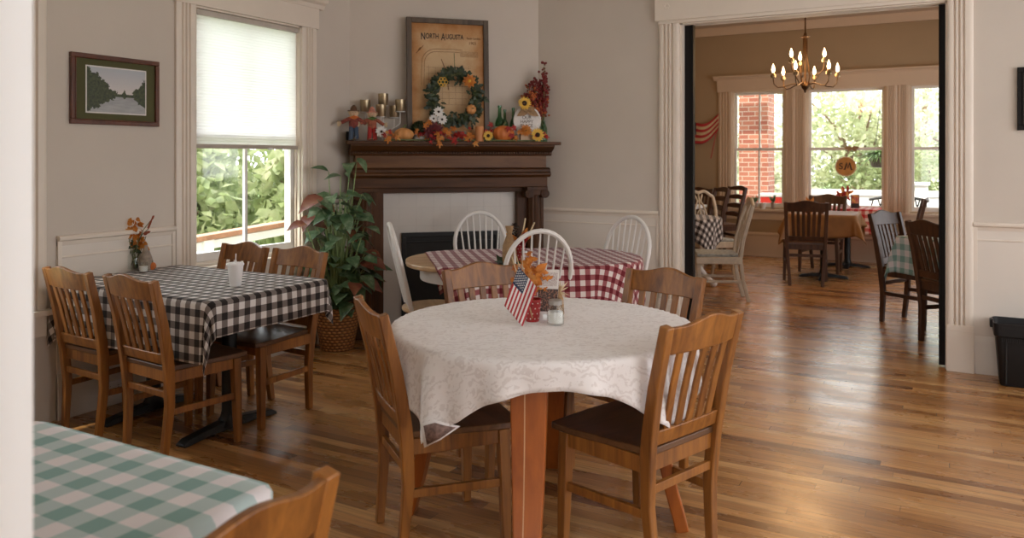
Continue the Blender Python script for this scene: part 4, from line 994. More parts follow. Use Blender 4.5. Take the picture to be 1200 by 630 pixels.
m=MB(); m.lathe([(.027,.078),(.0275,.092),(.025,.095),(.001,.095)],seg=24); m.build('lid',M['steel'],t)
t=cam_thing('burlap_bundle','straw coloured burlap bow bundle standing behind the salt jar','decoration',655,370)
m=MB(); m.lathe([(.016,0),(.022,.01),(.018,.07),(.008,.10),(.012,.118)],seg=12); m.build('bundle',M['burlap'],t); m=MB()
for k in range(26): m.leaf((0,0,.10),(rn.gauss(0,1),rn.gauss(0,.6),rn.uniform(-.3,1)),(0,-1,0),rn.uniform(.03,.06),.006,.4)
m.build('straw',M['straw'],t)['kind']='stuff'

# ---------------------------------------------------------------- things on the black gingham table
t=cam_thing('foam_cup','white foam cup with lid on the black gingham table','cup',276,335,.748)
m=MB(); m.lathe([(.026,0),(.028,.003),(.040,.110),(.0385,.110),(.027,.01),(.001,.01)],seg=28); m.build('cup_body',M['foam'],t)
m=MB(); m.lathe([(.042,.106),(.043,.112),(.040,.118),(.036,.120),(.034,.116),(.001,.116)],seg=28); m.build('lid',M['foam'],t)
m=MB(); m.tube([(0,0,.10),(.002,0,.165)],.003,8); m.build('straw',M['paper'],t)
t=cam_thing('flower_jar','glass jar of orange fall flowers on the black gingham table','flower vase',157,316,.748)
m=MB(); m.lathe([(.034,0),(.040,.008),(.040,.085),(.030,.10),(.033,.115),(.030,.115),(.028,.10),(.037,.083),(.037,.01),(.001,.008)],seg=24); m.build('jar_glass',M['jar'],t)
m=MB(); rn=random.Random(21)
for k in range(12): d=Vector((rn.gauss(0,.22),rn.gauss(0,.2),1)); m.tube([(rn.uniform(-.02,.02),rn.uniform(-.02,.02),.012),d*.10,d*.19],.0022,5)
for (x,z) in ((-.09,.20),(-.06,.30),(.10,.29),(.085,.24),(-.03,.30)): m.tube([(0,0,.10),(x*.55,0,(z+.1)*.6),(x,0,z)],.0022,5)
m.build('stems',M['stemgreen'],t)
m=MB()
for k in range(120): x=rn.gauss(-.015,.030); z=rn.uniform(.13,.31); x-= (z-.2)*.35; m.leaf((x,rn.uniform(-.03,.03),z),(rn.gauss(0,1),-.4,rn.gauss(0,1)),(0,-1,.2),rn.uniform(.022,.042),rn.uniform(.018,.032),.2)
m.build('orange_blossoms',M['gold_leaf'],t)
m=MB()
for k in range(80): a,b=rn.choice((((-.10,.185),(-.13,.20)),((-.060,.24),(-.066,.295)),((.075,.22),(.115,.31)),((.06,.20),(.085,.215)))); s=rn.random(); m.leaf((a[0]+(b[0]-a[0])*s,-.005,a[1]+(b[1]-a[1])*s),(b[0]-a[0]+rn.gauss(0,.02),0,b[1]-a[1]+.02),(0,-1,0),.020,.010,.1)
m.build('rust_buds',P('rust_bud',(.30,.07,.03),.7),t)['kind']='stuff'
m=MB()
for k in range(40): m.leaf((rn.gauss(-.045,.03),-.01,rn.uniform(.10,.16)),(rn.gauss(-.4,1),-.3,rn.gauss(-.2,.8)),(0,-1,.3),.055,.024,.2)
m.build('dark_leaves',M['ivy'],t)
m=MB()
for k in range(16): m.leaf((rn.gauss(-.055,.02),.0,rn.uniform(.15,.22)),(rn.gauss(-.5,.6),-.3,rn.gauss(.2,.8)),(0,-1,.3),.06,.05,.2)
m.build('white_blossoms',M['white'],t)
t=cam_thing('gnome_pinecone','small grey-brown felt gnome hat figure beside the flower jar','figurine',171,316,.748); m=MB(); m.lathe([(.036,0),(.042,.03),(.034,.07),(.018,.115),(.006,.155),(.001,.165)],seg=16); m.build('felt_cone',P('taupe_felt',(.30,.24,.19),.95,var=.3,vs=40),t)
t=cam_thing('votive_glass','clear glass of white salt in front of the grey-brown felt figure','glass',168,319,.748); m=MB(); m.lathe([(.024,0),(.027,.004),(.028,.06),(.026,.06),(.024,.006),(.001,.006)],seg=20); m.build('glass_body',M['jar'],t); m=MB(); m.lathe([(.023,.007),(.025,.035),(.001,.036)],seg=16); m.build('salt',M['salt'],t)
pumpkin('pumpkin','tiny dark orange pumpkin beside the flower jar on the black gingham table',spot(178.5,316,.748),.022,.045,M['orange'])

# ---------------------------------------------------------------- things on the burgundy gingham table
t=cam_thing('centerpiece_pot','tall red dotted vase with a pinecone and corn on the burgundy gingham table','flower pot',609,309,CZ)
m=MB(); m.lathe([(.024,0),(.028,.004),(.034,.12),(.036,.125),(.032,.125),(.026,.01),(.001,.01)],seg=20); pot=m.build('pot_body',M['redpot'],t); m=MB()
for r in range(6):
    for k in range(10): a=2*PI*(k+.5*(r%2))/10; rr=.0275+.0070*(.014+r*.02)/.12; m.sphere((rr*math.cos(a),rr*math.sin(a),.014+r*.02),.0028,6,4)
m.build('white_dots',M['white'],pot)
m=MB()
for k in range(80): a=k*2.4; z=k/80; r=.045*math.sin(PI*(.12+.85*z)); m.leaf((-.03+r*.7*math.cos(a),r*.7*math.sin(a),.14+z*.10),(math.cos(a),math.sin(a),.7),(0,0,1),.018,.018,.1)
m.build('pinecone',M['eye'],t)
m=MB()
for d in ((-.5,-.3,.35),(.3,-.3,.6),(.55,-.2,.4),(.15,-.5,.3)): d=Vector(d).normalized(); m.tube([Vector((0,0,.13))+d*s*.11 for s in (0,.3,.6,.85,1)],[.012,.017,.016,.010,.003],8)
m.build('corn_ears',M['gold_leaf'],t)
m=MB(); 
for d in ((-.6,-.3,.2),(.2,-.4,.5),(.35,-.5,.35)): d=Vector(d).normalized(); m.tube([Vector((0,-.01,.12))+d*s*.10 for s in (0,.3,.6,.85,1)],[.012,.018,.017,.010,.003],8)
m.build('red_peppers',M['red_leaf'],t)
m=MB(); m.tube([(.0,0,.1),(.035,0,.275)],.005,6); m.tube([(.02,0,.1),(.09,0,.25)],.005,6); m.build('sticks',M['straw'],t)
t=cam_thing('glass_shaker','small clear shaker right of the tall red dotted vase','jar',614.5,311,CZ); m=MB(); m.lathe([(.020,0),(.022,.06),(.018,.075),(.001,.08)],seg=16); m.build('shaker_glass',M['jar'],t); m=MB(); m.lathe([(.019,.074),(.017,.088),(.001,.09)],seg=14); m.build('lid',M['steel'],t)
t=cam_thing('burlap_bundle','burlap wrapped bundle left of the tall red dotted vase','decoration',597,311,CZ); m=MB(); m.lathe([(.035,0),(.045,.03),(.040,.12),(.014,.19),(.026,.235)],seg=14,sy=.7); m.build('burlap',M['burlap'],t)
m=MB()
for k in range(16): m.leaf((rn.uniform(-.06,.06),0,.01),(rn.gauss(0,1),rn.gauss(0,.5),rn.uniform(.1,.8)),(0,-1,.3),.07,.03,.3)
m.build('dark_sprigs',M['ivy'],t)

# ---------------------------------------------------------------- plant in wicker basket
bp=Vector((-3.95,4.45,0)); t=thing('potted_plant','tall leafy green and bronze plant in a woven wicker basket by the fireplace','plant',bp,TH)
m=MB(); m.lathe([(.112,0),(.122,.01),(.145,.15),(.163,.29),(.170,.295),(.170,.315),(.158,.315),(.150,.28),(.110,.03),(.001,.03)],seg=40); m.build('basket',M['wicker'],t)
m=MB(); 
for k in range(3): m.tube([(.165*math.cos(a),.165*math.sin(a),.300+.007*math.sin(a*12+k*2.1)) for a in [2*PI*i/60 for i in range(60)]],.008,6,closed=True)
m.build('basket_rim',M['wicker'],t)
m=MB(); m.lathe([(.15,.27),(.10,.285),(.001,.29)],seg=24); m.build('moss',M['ivy'],t)
rn=random.Random(31); ms,ml,mr=MB(),MB(),MB()
def pleaf(base,d,L,W,red):
    d=Vector(d).normalized()
    for k in range(6):
        q=Vector(base)+d*L*1.05; X=bp.x+q.x*_c-q.y*_s; Y=bp.y+q.x*_s+q.y*_c
        bx=bp.x+base[0]*_c-base[1]*_s
        if X-W*.5>XL+.05 and ((X-Y)*R2+6.388>.26 or q.z>1.53): break
        d=(d+Vector((.45*_c+.1,-.35,0))).normalized(); L*=.9
    else: return
    if bx-.01<XL+.05: return
    (mr if red else ml).leaf(base,d,Vector((0,0,1))+Vector((rn.gauss(0,.25),rn.gauss(0,.25)-.25,0)),L,W,rn.uniform(.25,.6))
for k in range(95):
    a=rn.uniform(0,2*PI); H=rn.uniform(.38,1.14); sp=rn.uniform(.06,.29)*(1.15-.35*H)
    top=Vector((sp*math.cos(a)+.02,sp*math.sin(a)*.8,H)); b0=Vector((rn.uniform(-.05,.05),rn.uniform(-.05,.05),.28)); mid=b0.lerp(top,.6)*1.0; mid.x*=.6; mid.y*=.6
    if bp.x+top.x*_c-top.y*_s<XL+.07: continue
    ms.tube([b0,mid,top],[.006,.005,.003],5)
    for q in range(2 if H<.9 else 1):
        s=1 if q==0 else rn.uniform(.6,.9); bpnt=mid.lerp(top,s); aa=a+rn.gauss(0,.8); d=Vector((math.cos(aa),math.sin(aa),rn.uniform(-.35,.35)))
        pleaf(bpnt,d,rn.uniform(.10,.165),rn.uniform(.075,.115),rn.random()<.09)
# taller stems, the bronze leaves at the upper left and the sprays toward the wall
for (x,z,L,red) in ((.10,1.36,.15,0),(.16,1.40,.13,0),(.03,1.27,.12,0),(-.06,1.30,.14,0),(-.10,1.12,.20,1),(-.19,.98,.18,1),(-.22,.93,.14,1),(-.14,.86,.15,0),(-.22,.72,.19,0),(-.24,.66,.18,0),(.17,.98,.16,0),(.22,.90,.17,0),(.22,.72,.15,1),(.24,.66,.14,1),(-.02,1.02,.16,0),(.08,1.0,.15,0),(.10,.55,.17,0),(.14,.46,.17,0),(.06,.42,.18,0),(.2,.55,.15,0),(-.1,.5,.16,0),(.12,.36,.15,0),(-.02,.38,.16,0)):
    x=x*.88 if x<0 else x
    b0=Vector((x*.2,0,.28)); top=Vector((x,rn.uniform(-.16,.02),z)); ms.tube([b0,b0.lerp(top,.55)+Vector((-.02*x,0,.03)),top],[.006,.005,.003],5)
    d=Vector((x+rn.gauss(0,.08),rn.uniform(-.25,0),rn.uniform(-.12,.05))); pleaf(top,d,L,L*.68,red); 
    if L>.14: pleaf(top-Vector((0,0,.06)),Vector((-d.x,d.y,.02)),L*.75,L*.5,red)
ms.build('stems',M['stem'],t); ml.build('green_leaves',M['leaf'],t); mr.build('bronze_leaves',M['leafred'],t)

# ---------------------------------------------------------------- pictures, outlet, bin, hook
def frame(name,label,loc,rz,w,h,mt,fw=.03,matc=None,mw=.0,inner=None):
    t=thing(name,label,'picture',loc,rz); m=MB(); a,b=w/2,h/2
    for s_ in ((-a,a,b-fw,b),(-a,a,-b,-b+fw),(-a,-a+fw,-b+fw,b-fw),(a-fw,a,-b+fw,b-fw)): m.box(s_[0],s_[1],-.022,0,s_[2],s_[3]); 
    for s_ in ((-a+fw*.72,a-fw*.72,b-fw,b-fw*.72),(-a+fw*.72,a-fw*.72,-b+fw*.72,-b+fw),(-a+fw*.72,-a+fw,-b+fw,b-fw),(a-fw,a-fw*.72,-b+fw,b-fw)): m.box(s_[0],s_[1],-.026,-.018,s_[2],s_[3])
    m.build('picture_frame',mt,t,bevel=.003)
    if matc: m=MB(); m.box(-a+fw,a-fw,-.012,-.004,-b+fw,b-fw); m.build('mat_board',matc,t,smooth=False)
    return t
t=frame('framed_landscape','small framed river landscape with green mat on the left wall',(XL+.001,2.842,1.782),PI/2,.545,.39,wood('reddish_mahogany_frame',(.06,.016,.008),(.16,.045,.018),.3,(20,20,4)),.028,P('olive_green_mat',(.085,.080,.030),.9,var=.05))
m=MB(); m.box(-.187,.187,-.0145,-.012,-.132,.132); m.build('mat_bevel',M['paper'],t,smooth=False)
def river():
    k=NT('river_painting'); tc=k.n('ShaderNodeTexCoord'); sp=k.n('ShaderNodeSeparateXYZ'); k.l(tc.outputs['Object'],sp.inputs[0])
    x=k.math('DIVIDE',sp.outputs[0],.18); z=k.math('DIVIDE',sp.outputs[2],.125)
    n=k.noise(k.coord(),28,5,.7); nn=k.math('MULTIPLY',k.math('SUBTRACT',n,.5),1.0)
    sky=k.ramp([(0,(.66,.56,.48)),(.35,(.60,.55,.53)),(1,(.36,.41,.47))],k.math('MULTIPLY_ADD',z,.5,.35))
    wat=k.ramp([(0,(.20,.21,.22)),(1,(.42,.42,.42))],k.math('ADD',k.math('MULTIPLY',z,-.3),k.noise(k.coord(scale=(14,14,90)),1,3)))
    zh=-.22
    base=k.mix(k.math('LESS_THAN',z,zh),sky.outputs[0],wat.outputs[0])
    tree=k.ramp([(.3,(.008,.012,.005)),(.6,(.055,.07,.022)),(.8,(.11,.11,.04))],k.noise(k.coord(),60,4,.7))
    # left wood: height falls to the right; right wood: rises to the right; far bushes between
    az=k.math('ABSOLUTE',k.math('SUBTRACT',z,zh))
    hl=k.math('SUBTRACT',k.math('MULTIPLY_ADD',x,-1.15,.10),k.math('MULTIPLY',nn,-1.1)); hr=k.math('ADD',k.math('MULTIPLY_ADD',x,1.6,-.75),nn); hb=k.math('ADD',k.math('MULTIPLY',k.math('SUBTRACT',.13,k.math('ABSOLUTE',k.math('SUBTRACT',x,.25))),1.6),k.math('MULTIPLY',nn,.5))
    hm=k.math('MAXIMUM',k.math('MAXIMUM',hl,hr),k.math('MAXIMUM',hb,.08))
    up=k.math('GREATER_THAN',z,zh); lim=k.math('MULTIPLY',hm,k.math('MULTIPLY_ADD',up,.35,.65))
    c=k.mix(k.math('LESS_THAN',az,lim),base,tree.outputs[0]); k.l(c,k.p.inputs['Base Color']); k.p.inputs['Roughness'].default_value=.35; return k.m
m=MB(); m.box(-.180,.180,-.0155,-.0143,-.125,.125); m.build('river_print',river(),t,smooth=False)
t=frame('dark_frame_picture','dark framed picture cut off by the right edge of the photo','' or (.366+.24,YF-.001,1.776),0,.48,.40,M['black'],.035,P('olive_print',(.10,.085,.04),.6))
t=thing('wall_outlet','white electrical outlet on the baseboard behind the black gingham table','outlet',(XL+.025,on_x(130,452,XL).y,on_x(130,452,XL).z),PI/2)
m=MB(); m.box(-.057,.057,-.006,0,-.036,.036); m.build('cover_plate',M['foam'],t,bevel=.002)
m=MB()
for e in (-1,1):
    for q in (-.006,.006): m.box(e*.026-.005,e*.026+.005,-.0068,-.0058,q-.0012,q+.0012)
m.build('sockets',M['ink'],t)
# bin
t=thing('waste_bin','black plastic waste bin with a slotted rim against the right wall panelling','bin',(.245+.165,5.80,0),0)
m=MB(); R=[]
for z,kx,ky in ((0,.145,.095),(.01,.15,.10),(.30,.172,.118),(.31,.182,.128),(.385,.186,.132),(.388,.180,.126),(.30,.168,.114),(.02,.14,.09)):
    R.append([(x*1.0,y*1.0,z) for x,y in rrect(kx,ky,.03,5)])
m.loft(R); m.build('bin_body',M['basketblack'],t,bevel=.001)
m=MB()
for k in range(26): x=-.14+k*.0112; m.box(x,x+.004,-.1315,-.122,.355,.37); m.box(x,x+.004,-.128,-.112,.275,.305)
for x in (-.12,.10): m.box(x,x+.008,-.118,-.094,.02,.27)
m.build('rim_slots',M['soot'],t)
m=MB(); m.box(-.20,-.18,-.02,.05,.34,.39); m.build('handle',M['basketblack'],t,bevel=.004)
p=on_y(656.5,-2,YF); t=thing('wall_hook','tiny dark round hook high on the far wall at the top edge','hook',(p.x,YF,p.z),0); m=MB(); m.sphere((0,-.03,0),(.020,.012,.020),12,8); m.tube([(0,0,0),(0,-.03,0)],.006,8); m.build('knob',M['black'],t)

# ---------------------------------------------------------------- window blind
t=thing('window_blind','white pleated shade drawn halfway down the left window','blind',(XL,3.85,0),PI/2)
m=MB(); h=.445; m.box(-h,h,.004,.040,2.315,2.350); m.build('headrail',P('taupe_headrail',(.50,.44,.38),.5),t,bevel=.003)
bm=NT('translucent_shade_fabric'); tr=bm.n('ShaderNodeBsdfTranslucent'); tr.inputs[0].default_value=(.93,.92,.90,1); bm.p.inputs['Base Color'].default_value=(.80,.79,.78,1); bm.p.inputs['Roughness'].default_value=.9; mx=bm.n('ShaderNodeMixShader'); mx.inputs[0].default_value=.36; bm.l(bm.p.outputs[0],mx.inputs[1]); bm.l(tr.outputs[0],mx.inputs[2]); bm.l(mx.outputs[0],bm.t.nodes['Material Output'].inputs[0])
m=MB(); zs=[2.318-(2.318-1.487)*i/88 for i in range(89)]; m.v=[(x,.021+(.006 if i%2 else .004),z) for i,z in enumerate(zs) for x in (-h+.003,h-.003)]
for i in range(88): m.f.append((2*i,2*i+1,2*i+3,2*i+2)); m.m.append(0)
m.build('shade_fabric',bm.m,t,smooth=False)
m=MB(); m.box(-h,h,.008,.036,1.462,1.490); m.build('bottom_rail',P('taupe_bottom_rail',(.42,.36,.30),.6),t,bevel=.004)
m=MB(); m.box(.15,.19,-.004,.010,1.458,1.470); m.build('pull_tab',M['foam'],t,bevel=.002)
# ---------------------------------------------------------------- back room
def chandelier():
    c=Vector((-1.32,8.6,0)); t=thing('chandelier','bronze candle-arm chandelier with nine lit flame bulbs in the back room','chandelier',(c.x,c.y,ZC),TH)
    Z=lambda z:z-ZC
    m=MB(); m.lathe([(.06,Z(3.3)),(.055,Z(3.27)),(.015,Z(3.25))],seg=20); m.build('ceiling_rose',M['bronze'],t)
    m=MB(); m.tube([(0,0,Z(3.26)),(0,0,Z(2.67))],.008,8); m.build('hanging_rod',M['bronze'],t)
    m=MB(); m.lathe([(.006,Z(2.70)),(.014,Z(2.69)),(.018,Z(2.665)),(.045,Z(2.655)),(.045,Z(2.648)),(.022,Z(2.645)),(.012,Z(2.60)),(.010,Z(2.2)),(.03,Z(2.17)),(.042,Z(2.145)),(.034,Z(2.12)),(.012,Z(2.10)),(.012,Z(2.085)),(.001,Z(2.07))],seg=20); m.build('centre_column',M['bronze'],t)
    m=MB()
    for k in range(6): a=PI*k/3+.3; m.tube([(.020*math.cos(a),.020*math.sin(a),Z(2.64)),(.022*math.cos(a),.022*math.sin(a),Z(2.45)),(.05*math.cos(a),.05*math.sin(a),Z(2.25)),(.035*math.cos(a),.035*math.sin(a),Z(2.15))],.0045,6)
    m.build('column_rods',M['bronze'],t)
    bulb=NT('lit_flame_bulb'); bulb.p.inputs['Base Color'].default_value=(1,.8,.55,1); bulb.p.inputs['Emission Color'].default_value=(1,.68,.36,1); bulb.p.inputs['Emission Strength'].default_value=6.5
    for k in range(9):
        if k<6: a=PI*k/3-.12; R=.32; zb=2.255
        else: a=2*PI*(k-6)/3-.61; R=.19; zb=2.40
        ca,sa=math.cos(a),math.sin(a); dz=zb-2.255
        pts=[(.03,2.15),(.08,2.17),(.13,2.165 if k<6 else 2.24),(R-.10,2.135 if k<6 else 2.26),(R-.045,2.13+dz*.9),(R-.008,2.165+dz),(R,2.215+dz),(R,2.235+dz)]
        m=MB(); m.tube([(r*ca,r*sa,Z(z)) for r,z in pts],.0062,7); arm=m.build('arm',M['bronze'],t)
        m=MB(); m.lathe([(.008,-.03),(.026,-.022),(.030,.0),(.024,.012),(.014,.015),(.013,.03),(.001,.03)],(R*ca,R*sa,Z(zb)),14); m.build('candle_cup',M['brass'],arm)
        m=MB(); m.lathe([(.008,.028),(.015,.045),(.018,.062),(.013,.088),(.006,.108),(.001,.125)],(R*ca,R*sa,Z(zb)),14); m.build('flame_bulb',bulb.m,arm)
    pl=bpy.data.lights.new('chandelier_glow','POINT'); pl.energy=26; pl.color=(1,.60,.28); pl.shadow_soft_size=.28
    po=bpy.data.objects.new('chandelier_glow',pl); COL.objects.link(po); po.parent=t; po.location=(0,0,Z(2.42))
chandelier()
# brown cloth table and chair
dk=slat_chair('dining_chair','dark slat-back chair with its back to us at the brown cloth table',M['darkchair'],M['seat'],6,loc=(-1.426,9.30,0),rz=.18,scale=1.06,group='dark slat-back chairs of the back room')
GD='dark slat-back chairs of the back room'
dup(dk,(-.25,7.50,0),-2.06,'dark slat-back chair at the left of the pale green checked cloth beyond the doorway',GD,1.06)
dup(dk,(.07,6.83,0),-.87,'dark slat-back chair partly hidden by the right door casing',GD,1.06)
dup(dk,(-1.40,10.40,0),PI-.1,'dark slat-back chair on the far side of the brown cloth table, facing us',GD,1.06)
table_rect('cafe_table','square table on a black base under the brown gold cloth',(-1.31,9.86),.05,.36,.38,M['natural'])
cloth('tablecloth',M['brown'],'brown gold cloth with pointed corners on the back room table','tablecloth',(-1.31,9.86),.05,.365,.385,.03,.757,.60,.66,off=(-.02,0),rot=.10,flare=.25,fold=.012,nf=6,seed=7,ear=.7)
table_rect('cafe_table','square table on a black base under the bright red gingham cloth',(-1.17,10.98),0,.36,.28,M['natural'],zt=.757)
cloth('tablecloth',M['redb'],'bright red gingham cloth on the table under the far middle window','tablecloth',(-1.17,10.98),0,.365,.285,.03,.757,.62,.60,flare=.10,fold=.012,nf=6,seed=8,ear=.5)
dup(dk,(-.58,11.12,0),PI/2+.1,'dark slat-back chair at the right end of the bright red gingham table',GD,1.02)
table_rect('cafe_table','square table under the pale green checked cloth beyond the doorway',(.22,7.22),PI/4,.43,.43,M['natural'])
cloth('tablecloth',M['green'],'pale green checked cloth hanging in a point beyond the right door casing','tablecloth',(.22,7.22),PI/4,.435,.435,.03,.757,.74,.74,flare=.15,fold=.012,nf=6,seed=9,ear=.6)
t=thing('leaf_posy','orange silk leaf posy on the brown cloth table','decoration',spot(948,250,CZ),TH); m=MB(); rn=random.Random(3)
for k in range(22): m.leaf((0,0,.03),(rn.gauss(0,1),-.3,rn.uniform(.1,1.3)),(0,-1,.2),rn.uniform(.10,.18),.06,.1,0,True)
m.lathe([(.03,0),(.05,.03),(.03,.06)],seg=12); m.build('leaves',M['gold_leaf'],t)
t=thing('stoneware_cup','small brown cup beside the orange posy on the brown cloth table','cup',spot(962,250,CZ),TH); m=MB(); m.lathe([(.03,0),(.045,.05),(.04,.10),(.036,.10),(.04,.05),(.001,.01)],seg=16); m.build('cup_body',P('brown_glaze',(.12,.06,.035),.3),t)
t=thing('menu_stand','small upright red picture card on the bright red gingham table','menu',spot(1002,243.6,CZ),TH); m=MB(); m.box(-.055,.055,-.004,.004,0,.17); m.build('card_frame',M['eye'],t,bevel=.002); m=MB(); m.box(-.046,.046,-.0055,-.004,.06,.160); m.build('card_picture',printmat('red_picture',(.40,.06,.03),(.50,.22,.10),(40,1,40),.5),t,smooth=False)
t=thing('flower_vase','vase of red and yellow flowers left of the red picture card','flower vase',spot(989,243.6,CZ),TH); m=MB(); m.lathe([(.035,0),(.05,.04),(.03,.10),(.035,.12),(.001,.10)],seg=14); m.build('vase',M['foam'],t); ma,mb=MB(),MB()
for k in range(26): (ma if k%2 else mb).leaf((rn.gauss(0,.04),rn.gauss(0,.03),rn.uniform(.12,.22)),(rn.gauss(0,1),-.4,rn.gauss(.3,1)),(0,-1,.2),.08,.05,.1,0,True)
ma.build('red_petals',M['red_leaf'],t); mb.build('yellow_petals',M['gold_leaf'],t)

# left side of the back room: cream carved chairs, round table, ladder-back chairs, white table
def splat_chair(label,loc,rz,group=None):
    t=thing('carved_chair',label,'chair',loc,rz,group); cm=M['creamwood']
    yb=lambda z:-.20-.16*max(0,(z-.45)/.6)**1.2
    for e in (-1,1):
        m=MB(); m.bar([(e*.16,-.29,0),(e*.17,-.235,.2),(e*.185,-.205,.42),(e*.195,yb(.6),.6),(e*.20,yb(.8),.8),(e*.185,yb(.93),.93)],[.030,.034,.042,.034,.034,.03],.036,(1,0,0)); m.build('back_post',cm,t,bevel=.006)
        m=MB(); m.bar([(e*.20,.205,0),(e*.19,.185,.12),(e*.195,.19,.28),(e*.20,.195,.42)],[.035,.028,.040,.05],[.035,.028,.040,.05],(1,0,0)); m.build('leg',cm,t,bevel=.008)
        m=MB(); m.bar([(e*.175,-.22,.20),(e*.195,.19,.20)],.02,.025,(1,0,0)); m.build('stretcher',cm,t,bevel=.004)
    m=MB(); m.prism([(-.21,-.21),(.21,-.21),(.235,.22),(-.235,.22)],.37,.44,plane='xy'); m.build('seat_frame',cm,t,bevel=.01)
    m=MB(); m.prism([(-.19,-.19),(.19,-.19),(.215,.21),(-.215,.21)],.44,.47,plane='xy'); m.build('seat_cushion',P('pale_blue_cushion',(.40,.42,.40),.9,var=.3,vs=30),t,bevel=.012)
    m=MB(); pts=[]
    for i in range(25):
        u=-1+2*i/24; pts.append((u*.19,yb(.95),.93+.07*math.cos(u*PI/2)-.02*math.cos(u*PI*2)*(1-abs(u))))
    m.tube(pts,.019,8); m.build('crest_rail',cm,t)
    m=MB()
    for q in (-1,1): m.tube([(q*.03,yb(.45),.45),(q*.05,yb(.55),.56),(q*.085,yb(.68),.68),(q*.06,yb(.8),.80),(q*.02,yb(.88),.88),(q*.05,yb(.95),.96)],.011,8)
    m.tube([(0,yb(.45),.45),(0,yb(.7),.70),(0,yb(.95),.97)],.010,8); m.tube([(.04*math.cos(a),yb(.72),.72+.06*math.sin(a)) for a in [2*PI*i/16 for i in range(16)]],.008,6,closed=True)
    m.build('carved_splat',cm,t); return t
wc1=splat_chair('cream carved chair seen from the side just beyond the wide doorway',(-2.05,7.86,0),PI/2+TH-.12)
dup(wc1,(-2.46,9.18,0),PI+TH+.2,'cream carved chair facing us behind the round black gingham table')
t=thing('pedestal_table','round table on a white ball-footed pedestal under black gingham','table',(-2.58,8.42,0),.4)
m=MB(); m.lathe([(.001,.73),(.40,.73),(.415,.745),(.40,.757),(.001,.757)],seg=40); m.build('tabletop',M['whitewood'],t)
m=MB(); m.lathe([(.05,.22),(.09,.26),(.10,.34),(.05,.42),(.045,.60),(.08,.68),(.16,.73)],seg=20); m.build('pedestal',M['whitewood'],t)
for k in range(4): a=PI/2*k; m=MB(); m.tube([(.04*math.cos(a),.04*math.sin(a),.30),(.15*math.cos(a),.15*math.sin(a),.26),(.26*math.cos(a),.26*math.sin(a),.12),(.34*math.cos(a),.34*math.sin(a),.045)],[.045,.04,.03,.028],10); m.sphere((.35*math.cos(a),.35*math.sin(a),.04),.04,12,8); m.build('foot',M['whitewood'],t)
cloth('tablecloth',M['bw'],'black gingham cloth on the round table beyond the left door casing','tablecloth',(-2.58,8.42),.3,.42,.42,.42,.757,.62,.62,flare=.08,fold=.02,nf=9,seed=10,ear=0)
lb=slat_chair('ladder_back_chair','brown ladder-back chair nearer the brick column window','' or M['darkchair'],M['seat'],ladder=True,loc=(-2.78,10.62,0),rz=PI/2+.70,scale=1.16,group='brown ladder-back chairs')
dup(lb,(-2.86,10.05,0),PI/2+.6,'brown ladder-back chair half behind the cream carved chair','brown ladder-back chairs',1.16)
dup(dk,(-3.25,11.0,0),PI-.1,'dark chair behind the white table in the far left corner',GD,1.1)
t=thing('white_table','long white table along the left of the back room','table',(-3.35,10.3,0),0); m=MB(); m.box(-.40,.40,-.55,.55,.72,.757); m.build('tabletop',M['foam'],t,bevel=.004)
for x in (-.35,.35):
    for y in (-.5,.5): m=MB(); m.bar([(x,y,0),(x,y,.72)],.05,.05,(1,0,0)); m.build('leg',M['whitewood'],t,bevel=.003)
# wavy flag on the wall
p=on_y(822,165,YB); t=thing('wall_flag','wavy red and cream striped flag fixed to the back wall left of the windows','flag',(p.x,YB-.03,p.z),0)
m=MB(); nu,nv=24,14
for i in range(nv+1):
    for j in range(nu+1):
        a,b=j/nu,i/nv; m.v.append((-.26+.52*a,-.012+.015*math.sin(a*9),.05*math.sin(a*6.5+.5)+.10*a+.06*a+.20-.36*b*(1-.35*a)))
for i in range(nv):
    for j in range(nu): k=i*(nu+1)+j; m.f.append((k,k+1,k+nu+2,k+nu+1)); m.m.append(2 if (j<9 and i<8) else (0 if (i//2)%2==0 else 1))
m.build('flag_cloth',[M['flagred'],M['straw'],M['navy']],t,solid=.008)
m=MB(); m.tube([(.26,.0,.26),(.15,-.01,-.26)],.006,6); m.build('flag_edge_rod',M['flagred'],t)
t=thing('leafy_plant','dark leafy plant by the black door edge in the back room','plant',(-3.62,11.1,0),0); m=MB(); m.lathe([(.12,0),(.16,.02),(.18,.9),(.16,.92),(.001,.9)],seg=18); m.build('plant_stand',M['darkchair'],t); m=MB()
for k in range(110): m.leaf((rn.gauss(0,.05),rn.gauss(0,.05),.9),(rn.gauss(0,1),rn.gauss(0,1),rn.uniform(.2,1.5)),(0,-1,.4),rn.uniform(.15,.36),.06,.5)
m.build('foliage',M['ivy'],t)
# round sign hanging in the middle far window, bow, sill things
p=on_y(991,195,YB-.03); t=thing('round_sign','round orange wooden sign with a dark monogram hanging in the middle far window','sign',(p.x,YB-.03,p.z),0)
m=MB(); m.loft([[(.128*math.cos(2*PI*j/32),y,.128*math.sin(2*PI*j/32)) for j in range(32)] for y in (-.008,.008)]); m.build('sign_disc',P('orange_sign_face',(.50,.24,.06),.6,var=.25,vs=9),t)
m=MB(); m.tube([(.126*math.cos(2*PI*j/40),-.008,.126*math.sin(2*PI*j/40)) for j in range(40)],.009,6,closed=True); m.build('sign_rim',M['natural'],t)
text('S',.12,M['ink'],t,(-.058,-.010,.0),(PI/2,0,0),ext=.001,bold=.6); m=MB(); m.tube([(x+.030,-.011,z) for x,z in ((-.055,-.035),(-.042,-.045),(-.030,.0),(-.020,.052),(.0,-.022),(.024,.055),(.034,.0),(.042,-.042),(.060,-.036))],.0085,6); m.build('lettering',M['ink'],t)
m=MB(); m.tube([(0,0,.128),(0,0,.24)],.003,5); m.build('cord',M['burlap'],t)
